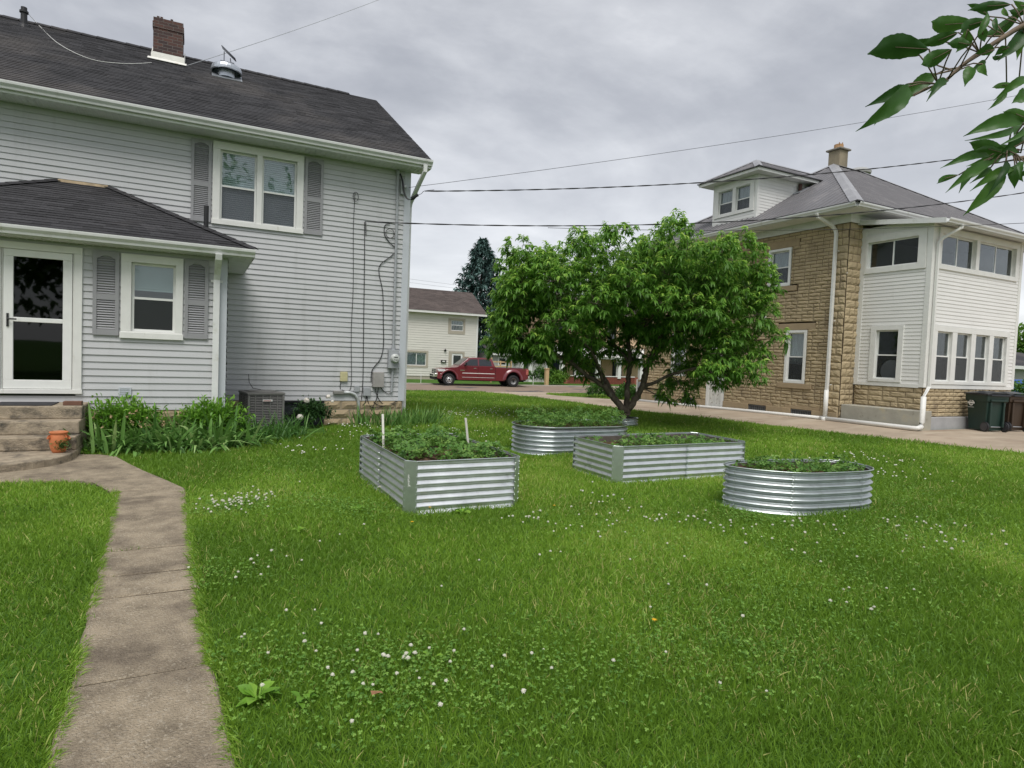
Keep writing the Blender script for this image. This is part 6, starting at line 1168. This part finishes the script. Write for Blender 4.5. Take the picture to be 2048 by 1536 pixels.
mb = MB(); FG.box(mb, 24.08, 24.72, -.02, -.01, .9, 1.46); obj('window', mb, M_cglass, GB); mb = MB(); FG.box(mb, 26.55, 27.05, -.05, -.03, -.4, 1.5); obj('door', mb, M_cglass, GB)
M_newwood = mat('fresh lumber', (.52, .36, .19), .8, var=.12, scale=8)
RL = thing('deck_railing', 'pale new wooden deck railing rising behind the truck bed', 'railing', (23.4, 47.5, -.55)); 
for x in (22.15, 23.0, 24.0):
    mb = MB(); mb.box(x, x + .1, 47.5, 47.6, -.6, 1.25 + (.25 if x < 22.5 else 0)); obj('post', mb, M_newwood, RL)
mb = MB()
for z in (.45, .72, 1.10): mb.box(22.25, 24.0, 47.52, 47.56, z, z + .10)
obj('rails', mb, M_newwood, RL)
# house with brick porch
M_redb, _n2, _b2 = base('lattice brick'); M_redbrick = mat('red brick', (.26, .085, .055), .9, var=.25, scale=14); M_peachw = mat('peach stucco', (.60, .43, .27), .8, var=.05)
PH = thing('porch_house', 'peach walled house with white porch columns and pierced red brick porch wall', 'house', (34, 50, -.6))
mb = MB(); mb.box(29.3, 42, 50.5, 58, -.6, 6.0); obj('wall', mb, M_peachw, PH); mb = MB(); mb.add([(28.9, 50.0, 6.0), (42.4, 50.0, 6.0), (42.4, 54, 8.2), (28.9, 54, 8.2), (28.9, 58, 6.0), (42.4, 58, 6.0)], [(0, 1, 2, 3), (3, 2, 5, 4)]); obj('roof', mb, M_brown, PH, attr=True)
mb = MB(); mb.box(29.0, 40.5, 47.8, 50.5, 1.75, 1.95); mb.add([(28.8, 47.6, 1.95), (40.7, 47.6, 1.95), (40.7, 50.5, 2.9), (28.8, 50.5, 2.9)], [(0, 1, 2, 3)])
for x in (29.3, 30.9, 33.2, 35.6, 38.2): mb.box(x, x + .34, 47.9, 48.24, -.05, 1.75)
obj('porch', mb, M_white, PH)
for x0, x1 in ((30.0, 32.1), (34.2, 37.6)):
    mb = MB(); k = 0; z = -.68
    while z < .02:
        x = x0 + (.09 if k % 2 else 0)
        while x < x1: mb.box(x, x + .11, 48.0, 48.12, z, z + .075); x += .18
        z += .085; k += 1
    mb.box(x1 - .02, x1 + .36, 47.9, 48.25, -.72, .10); mb.box(x0 - .3, x0 + .02, 47.9, 48.25, -.72, .10); BWL = obj('porch_wall', mb, M_redbrick, PH); mb = MB(); mb.box(x0 - .05, x1 + .05, 47.96, 48.16, .10, .17); obj('coping', mb, M_white, BWL); mb = MB(); mb.box(x0, x1, 48.25, 48.3, -.7, .08); obj('shade_board', mb, M_under, BWL)
for x in (29.9, 32.2, 34.3, 36.8): mb = MB(); mb.box(x, x + 1.1, 50.42, 50.5, -.1, 1.55); obj('window', mb, M_cglass, PH)
for x in (30.0, 33.0, 36.0): mb = MB(); mb.box(x, x + 1.0, 50.42, 50.5, 3.4, 5.0); obj('window', mb, M_cglass, PH)
WH = MB(); WH.lathe((33.4, 46.9, -.28), [(.10, -.05), (.26, -.06), (.31, 0), (.26, .06), (.10, .05)], 20, axis='y')
tag(obj('spare_wheel', WH, M_tyre), 'dark wheel leaning at the foot of the brick porch wall', 'wheel')
M_hedge = leafmat('hedge leaf', (.025, .075, .015), (.05, .14, .022), (.12, .24, .03), .25, .5); M_hedge2 = leafmat('clipped bush leaf', (.045, .12, .015), (.10, .22, .025), (.20, .34, .04), .25, .5)
for lab, c, r, n, m in (('dark hedge bush directly behind the tail of the truck', (24.5, 45.8, .05), (.85, .6, .75), 1300, M_hedge), ('dark hedge bush left of the wooden post', (26.0, 45.7, .15), (.95, .6, .85), 1500, M_hedge), ('rounded hedge bush behind the wooden post', (27.3, 46.2, .05), (.95, .6, .75), 1300, M_hedge), ('bright clipped bush right of the wooden post in front', (26.9, 44.6, -.18), (.78, .6, .48), 1600, M_hedge2), ('bright clipped bush standing behind the front round one', (27.9, 46.0, .10), (1.1, .6, .55), 1500, M_hedge2)):
    bush('round_bush', lab, 'bush', c, r, n, (.10, .18), (.06, .10), m, .3, 4, -.6, 'clipped bushes across the road', .6)
mb = MB(); mb.box(25.5, 25.78, 44.0, 44.28, -.62, .72); mb.box(25.46, 25.82, 43.96, 44.32, .72, .80); tag(obj('gate_post', mb, M_newwood, bevel=.01), 'thick light brown wooden post beside the clipped bushes', 'post')
for lab, x, y, h in (('thin white marker post in the grass in front of the truck', 14.85, 44.0, .75), ('thin white marker post between hedge and wooden post', 24.1, 43.6, .75)): mb = MB(); mb.tube([(x, y, -.6), (x, y, -.6 + h)], .025, 6); tag(obj('marker_post', mb, M_white), lab, 'post')
# planting and meter box at the far corner of the block house
for lab, c, r in (('low green shrub at the far end of the driveway by the block house, left', (16.9, 24.2, .15), (.75, .6, .42)), ('low green shrub against the far corner of the block house', (17.0, 22.0, .15), (.6, .6, .40)), ('low green shrub half behind the tree trunk by the block house', (17.8, 23.2, .15), (.7, .6, .45))): bush('low_shrub', lab, 'shrub', c, r, 900, (.10, .18), (.04, .07), M_hedge, .5, 4, -.15, 'low shrubs behind the block house', .5)
UB = thing('gas_meter', 'pale grey meter and pipes standing at the far corner of the block house', 'meter', (17.1, 21.3, -.1)); mb = MB(); mb.box(16.95, 17.2, 21.2, 21.4, .25, .75); obj('meter_box', mb, M_mgrey, UB, bevel=.02); mb = MB(); mb.tube([(16.85, 21.3, -.1), (16.85, 21.3, .85), (17.1, 21.3, .85), (17.1, 21.3, .7)], .03, 8); mb.tube([(17.3, 21.3, -.1), (17.3, 21.3, .5)], .03, 8); obj('pipe', mb, M_white, UB)
# sliver of the next plot on the far right
bush('round_bush', 'leafy green shrub beyond the right end of the sunroom', 'shrub', (40.6, 17.8, .55), (1.4, 1.2, 1.0), 1500, (.14, .24), (.08, .13), M_hedge, .4, 5, 0, None, .55)
GA = thing('garage', 'distant garage with low dark roof past the right end of the sunroom', 'garage', (55, 24, 0)); mb = MB(); mb.box(51, 60, 23.6, 30, 0, 2.35); obj('wall', mb, M_lgs, GA); mb = MB(); mb.add([(50.5, 23.0, 2.35), (60.5, 23.0, 2.35), (60.5, 26.8, 3.6), (50.5, 26.8, 3.6), (50.5, 30.5, 2.35), (60.5, 30.5, 2.35)], [(0, 1, 2, 3), (3, 2, 5, 4)]); obj('roof', mb, M_roof, GA, attr=True); mb = MB(); mb.box(50.5, 60.5, 22.95, 23.0, 2.15, 2.38); obj('fascia', mb, M_white, GA)
CA = thing('parked_car', 'blue car just visible at the right edge beyond the sunroom', 'car', (47.2, 20.6, 0)); mb = MB(); mb.prism([(46.0, 19.8, .35), (46.0, 19.8, .95), (46.9, 19.8, 1.0), (47.4, 19.8, 1.42), (49.0, 19.8, 1.45), (49.6, 19.8, 1.02), (50.2, 19.8, .95), (50.2, 19.8, .35)], (0, 1.7, 0)); obj('body', mb, mat('blue car paint', (.04, .10, .30), .25), CA, bevel=.06); mb = MB(); mb.prism([(47.1, 19.785, 1.02), (47.5, 19.785, 1.36), (48.9, 19.785, 1.38), (49.35, 19.785, 1.03)], (0, .012, 0)); obj('side_window', mb, M_cglass, CA)
for x in (46.8, 49.4): mb = MB(); mb.lathe((x, 19.85, .33), [(.15, -.1), (.33, -.1), (.33, .1), (.15, .1)], 16, axis='y'); obj('wheel', mb, M_tyre, CA)
def far_tree(lab, x, y, h, r):
    T = thing('broadleaf_tree', lab, 'tree', (x, y, -.6)); mb = MB(); mb.tube([(x, y, -.6), (x + .2, y, h * .3), (x, y, h * .7)], [.3, .22, .1], 8); obj('trunk', mb, M_bark, T)
    n = 2600; V0 = []; F0 = []; R0 = []; off = 0
    for k in range(12):
        c = np.array([x + random.uniform(-.7, .7) * r, y + random.uniform(-.7, .7) * r, h * random.uniform(.4, .82)]); d = rdir(260, -.7, 1); P = c + d * RNG.uniform(.4, 1, 260)[:, None] * r * .5; D = nrm(d + RNG.normal(0, .6, (260, 3))); V, F, q = strips(P, D, side_of(D), RNG.uniform(.3, .6, 260), RNG.uniform(.2, .35, 260), RNG.uniform(0, .5, 260), [(0, .3), (.5, 1), (1, .1)]); V0.append(V); F0.append(F + off); off += len(V); R0.append(np.repeat(np.clip(RNG.normal(.35, .2, 260) + .2 * (d[:, 2] > .3), 0, 1), q))
    npobj('crown', np.concatenate(V0), np.concatenate(F0), np.concatenate(R0), M_hedge2, T)
for lab, x, y, h, r in (('broadleaf tree far away past the right end of the sunroom', 72, 33, 6.0, 4.0), ('round tree behind the grey bungalow', 33, 66, 7.5, 4.5), ('round tree behind the peach porch house', 46, 64, 8.5, 5)): far_tree(lab, x, y, h, r)
for lab, x, y, h, r in (('tall broadleaf tree behind the viewer, mirrored in the upper windows', 3.5, -17, 15, 5.0), ('broad tree behind the viewer, mirrored in the storm door', -8, -14, 9, 4.5)): far_tree(lab, x, y, h, r)

# ---------------------------------------------------------------- overhead wires
def wire(lab, a, b, sag, r, name='overhead_wire', twist=0, grp='overhead wires', m=None):
    a, b = Vector(a), Vector(b); n = 60; p = [a.lerp(b, i / n) - Vector((0, 0, 4 * sag * (i / n) * (1 - i / n))) for i in range(n + 1)]; mb = MB()
    if twist:
        q = []
        for k in range(2):
            pts = []
            for i in range(n * 6 + 1):
                t = i / (n * 6); c = a.lerp(b, t) - Vector((0, 0, 4 * sag * t * (1 - t))); w = t * (b - a).length * twist + k * PI; pts.append(c + Vector((0, math.cos(w), math.sin(w))) * r * .9)
            mb.tube(pts, r, 5)
    else: mb.tube(p, r, 5)
    return tag(obj(name, mb, m or M_wire, smooth=True), lab, 'wire', grp)
ps = (4.42, 13.22, 5.15)
wire('thick twisted electric service cable from the house corner to the right', ps, (24, 7.94, 8.78), .42, .0085, 'service_cable', 7)
cable(smooth_path([(4.24, 13.15, 5.03), (4.33, 13.2, 5.08), (4.40, 13.22, 5.15), (4.6, 13.14, 5.19)]), .006, None, H)
wire('thin upper wire rising from the house corner to the top right', (4.1, 13.4, 5.22), (24, 8.04, 10.43), .17, .005)
wire('thick cable sagging from the house wall across the fruit tree top', (3.17, 13.42, 4.36), (24, 7.87, 7.59), .60, .0085, 'phone_cable', 5)
wire('thin low wire crossing in front of the block house', (7.05, 12.36, 4.55), (18, 5.84, 5.12), .16, .006)
for lab, dz in (('higher of two faint distant wires above the cream house', .35), ('lower of two faint distant wires above the cream house', 0)): wire(lab, (10, 62, 9.2 + dz), (40, 60, 8.0 + dz), .1, .012, grp='distant wires', m=M_mgrey)
mb = MB(); mb.tube(smooth_path([(-3.46, 17.58, 8.82), (-3.34, 18.05, 8.79), (-2.78, 16.69, 7.97), (-2.32, 15.96, 7.54), (-1.95, 15.72, 7.39), (-1.65, 15.82, 7.45), (-1.32, 16.12, 7.63), (-0.99, 16.62, 7.93)], 5), .006, 5); tag(obj('aerial_cable', mb, M_white, smooth=True), 'pale aerial cable drooping over the roof from pipe to chimney', 'cable')
wire('thin pale wire running from the chimney up into the sky', (-.36, 17.15, 8.2), (8.2, 24.0, 16.4), .1, .007, 'aerial_wire', m=M_mgrey)
# ---------------------------------------------------------------- overhanging cherry branch close to the camera
LEAVES = [(1.259, 0.746, 2.228, 1.145, 0.794, 2.209, 0.053), (1.214, 0.755, 2.155, 1.118, 0.79, 2.056, 0.038), (1.359, 0.787, 2.22, 1.299, 0.818, 2.161, 0.033), (1.233, 0.753, 2.136, 1.164, 0.784, 2.099, 0.018), (1.299, 0.729, 2.171, 1.233, 0.729, 2.116, 0.018), (1.281, 0.717, 2.221, 1.239, 0.747, 2.194, 0.033), (1.387, 0.765, 2.302, 1.336, 0.808, 2.282, 0.027), (1.414, 0.748, 2.322, 1.322, 0.783, 2.314, 0.038), (1.455, 0.705, 2.349, 1.389, 0.751, 2.34, 0.021), (1.51, 0.708, 2.357, 1.459, 0.756, 2.313, 0.027), (1.322, 0.695, 2.246, 1.342, 0.69, 2.294, 0.015), (1.485, 0.694, 2.305, 1.433, 0.712, 2.234, 0.03), (1.322, 0.705, 2.195, 1.307, 0.703, 2.152, 0.024), (1.353, 0.679, 2.223, 1.348, 0.71, 2.227, 0.024), (1.443, 0.739, 2.25, 1.411, 0.752, 2.223, 0.015), (1.334, 0.719, 2.273, 1.34, 0.741, 2.24, 0.027), (1.476, 0.687, 2.343, 1.475, 0.713, 2.367, 0.015), (1.518, 0.696, 2.212, 1.45, 0.723, 2.163, 0.021), (1.457, 0.666, 2.155, 1.421, 0.676, 2.136, 0.033), (1.415, 0.65, 2.089, 1.316, 0.704, 2.06, 0.033), (1.379, 0.652, 2.074, 1.258, 0.67, 2.031, 0.015), (1.451, 0.693, 2.053, 1.379, 0.726, 2.067, 0.033), (1.4, 0.697, 2.036, 1.295, 0.731, 2.002, 0.021), (1.494, 0.721, 2.06, 1.399, 0.739, 2.026, 0.024), (1.4, 0.688, 2.022, 1.287, 0.714, 1.949, 0.021), (1.398, 0.719, 2.015, 1.344, 0.72, 1.959, 0.021), (1.411, 0.674, 2.006, 1.353, 0.714, 1.915, 0.03), (1.432, 0.659, 2.018, 1.422, 0.661, 1.967, 0.027), (1.513, 0.702, 2.122, 1.464, 0.688, 2.084, 0.018), (1.402, 0.639, 2.01, 1.368, 0.628, 1.971, 0.012)]
TWIGS = [[(1.558, 0.647, 2.348), (1.472, 0.688, 2.305), (1.439, 0.704, 2.282), (1.394, 0.726, 2.247), (1.359, 0.742, 2.216), (1.336, 0.752, 2.191), (1.32, 0.76, 2.181)],[(1.562, 0.632, 2.09), (1.476, 0.674, 2.039), (1.456, 0.684, 2.049), (1.446, 0.689, 2.053)],[(1.509, 0.66, 2.093), (1.476, 0.675, 2.074), (1.446, 0.689, 2.053)],[(1.476, 0.674, 2.039), (1.424, 0.7, 2.026)],[(1.346, 0.748, 2.209), (1.311, 0.766, 2.22)],[(1.343, 0.749, 2.209), (1.314, 0.764, 2.199)],[(1.32, 0.76, 2.181), (1.277, 0.781, 2.155)],[(1.394, 0.726, 2.247), (1.372, 0.738, 2.276)],[(1.439, 0.704, 2.282), (1.388, 0.73, 2.279)]]
M_cherry = leafmat('cherry leaf', (.028, .085, .016), (.06, .155, .026), (.15, .30, .055), .42, .40)
OT = thing('overhanging_tree', 'tree leaning in from the right whose leafy twigs hang into the top corner', 'tree', (4.3, -.7, 0))
mb = MB(); mb.tube(smooth_path([(4.3, -.7, -.05), (4.28, -.68, 1.0), (4.2, -.65, 2.0), (4.1, -.6, 3.0), (4.0, -.5, 4.2)]), [.13] * 9 + [.11] * 8 + [.09] * 8 + [.07] * 8, 10); obj('trunk', mb, M_bark, OT, smooth=True)
M_twig = mat('brown twig bark', (.15, .11, .075), .8, var=.3, scale=40)
mb = MB()
for k, t in enumerate(TWIGS):
    r0 = .006 if k < 3 else .0022; mb.tube(smooth_path(t, 4), [r0 * (1 - .55 * i / (4 * (len(t) - 1))) for i in range(4 * (len(t) - 1) + 1)], 6)
mb.tube(smooth_path([(4.2, -.65, 2.1), (3.2, -.1, 2.55), (2.2, .42, 2.48), TWIGS[0][0]]), [.03] * 8 + [.015] * 8 + [.008] * 9, 7); mb.tube(smooth_path([(4.22, -.66, 1.75), (3.2, -.1, 2.05), (2.2, .40, 2.12), TWIGS[1][0]]), [.028] * 8 + [.014] * 8 + [.007] * 9, 7); mb.tube(smooth_path([(2.2, .40, 2.12), (1.85, .52, 2.14), TWIGS[2][0]]), [.015] * 8 + [.007] * 9, 6)
def leafw(t): return math.sin(PI * t / .86) ** .8 if t < .5 else (.968 * math.cos((t - .5) / .5 * PI / 2) ** 1.25)
VV, FF, RR, off = [], [], [], 0; tp = [Vector(p) for t in TWIGS[:3] for p in t]
st = mb
EXTRA = []
for (bx, by, bz, tx, ty, tz, w) in LEAVES[:29] + LEAVES[17:28:2]:
    B, E_ = Vector((bx, by, bz)), Vector((tx, ty, tz)); d = E_ - B; q = Matrix.Rotation(random.choice((-1, 1)) * random.uniform(.35, .7), 3, Vector((.85, .45, .3))) @ d * random.uniform(.6, .85); B2 = B + Vector((.012, random.uniform(-.03, .05), .0)); E2 = B2 + q; EXTRA.append((*B2, *E2, w * .7))
for i, (bx, by, bz, tx, ty, tz, w) in enumerate(LEAVES + EXTRA):
    w *= .9
    B = Vector((bx, by, bz)); E_ = Vector((tx, ty, tz)); L = (E_ - B).length; d = (E_ - B) / L; vw = Vector((bx, by, bz - 1.6)).normalized()
    s = d.cross(vw).normalized(); s = (s + vw * random.uniform(-.35, .35)).normalized(); nn = s.cross(d); n = 19; V = []; sg = random.choice((-1, 1)) * random.uniform(.03, .10); cu = random.uniform(.08, .24)
    if nn.z < 0: nn = -nn
    for j in range(n + 1):
        t = j / n; c = B + d * L * t + nn * (L * cu * math.sin(PI * t)) + s * (L * sg * math.sin(PI * t)); hw__ = leafw(t) * w * .5 * (1 if j % 2 else .955) if t < 1 else .0004
        und = .05 * w * math.sin(j * 1.1 + i)
        V += [c - s * hw__ + nn * (hw__ * .34 + und), c - s * hw__ * .5 + nn * hw__ * .11, c, c + s * hw__ * .5 + nn * hw__ * .11, c + s * hw__ + nn * (hw__ * .34 - und)]
    VV.append(np.array([list(v) for v in V])); FF.append(np.array([[a * 5 + b, a * 5 + b + 1, (a + 1) * 5 + b + 1, (a + 1) * 5 + b] for a in range(n) for b in range(4)]) + off); off += len(V); RR.append(np.full(len(V), min(1, max(0, random.gauss(.4, .22)))))
    p = min(tp, key=lambda q: (q - B).length); st.tube([p, p.lerp(B, .6) + Vector((0, 0, .004)), B], .0014, 5); st.tube([B, B + d * L * .5 + nn * (L * cu * .97) + s * (L * sg)], .0009, 4)
npobj('foliage', np.concatenate(VV), np.concatenate(FF), np.concatenate(RR), M_cherry, OT, smooth=True)
obj('branch', mb, M_twig, OT, smooth=True)
for o in list(bpy.data.objects):
    if 'o' in o.keys(): del o['o']
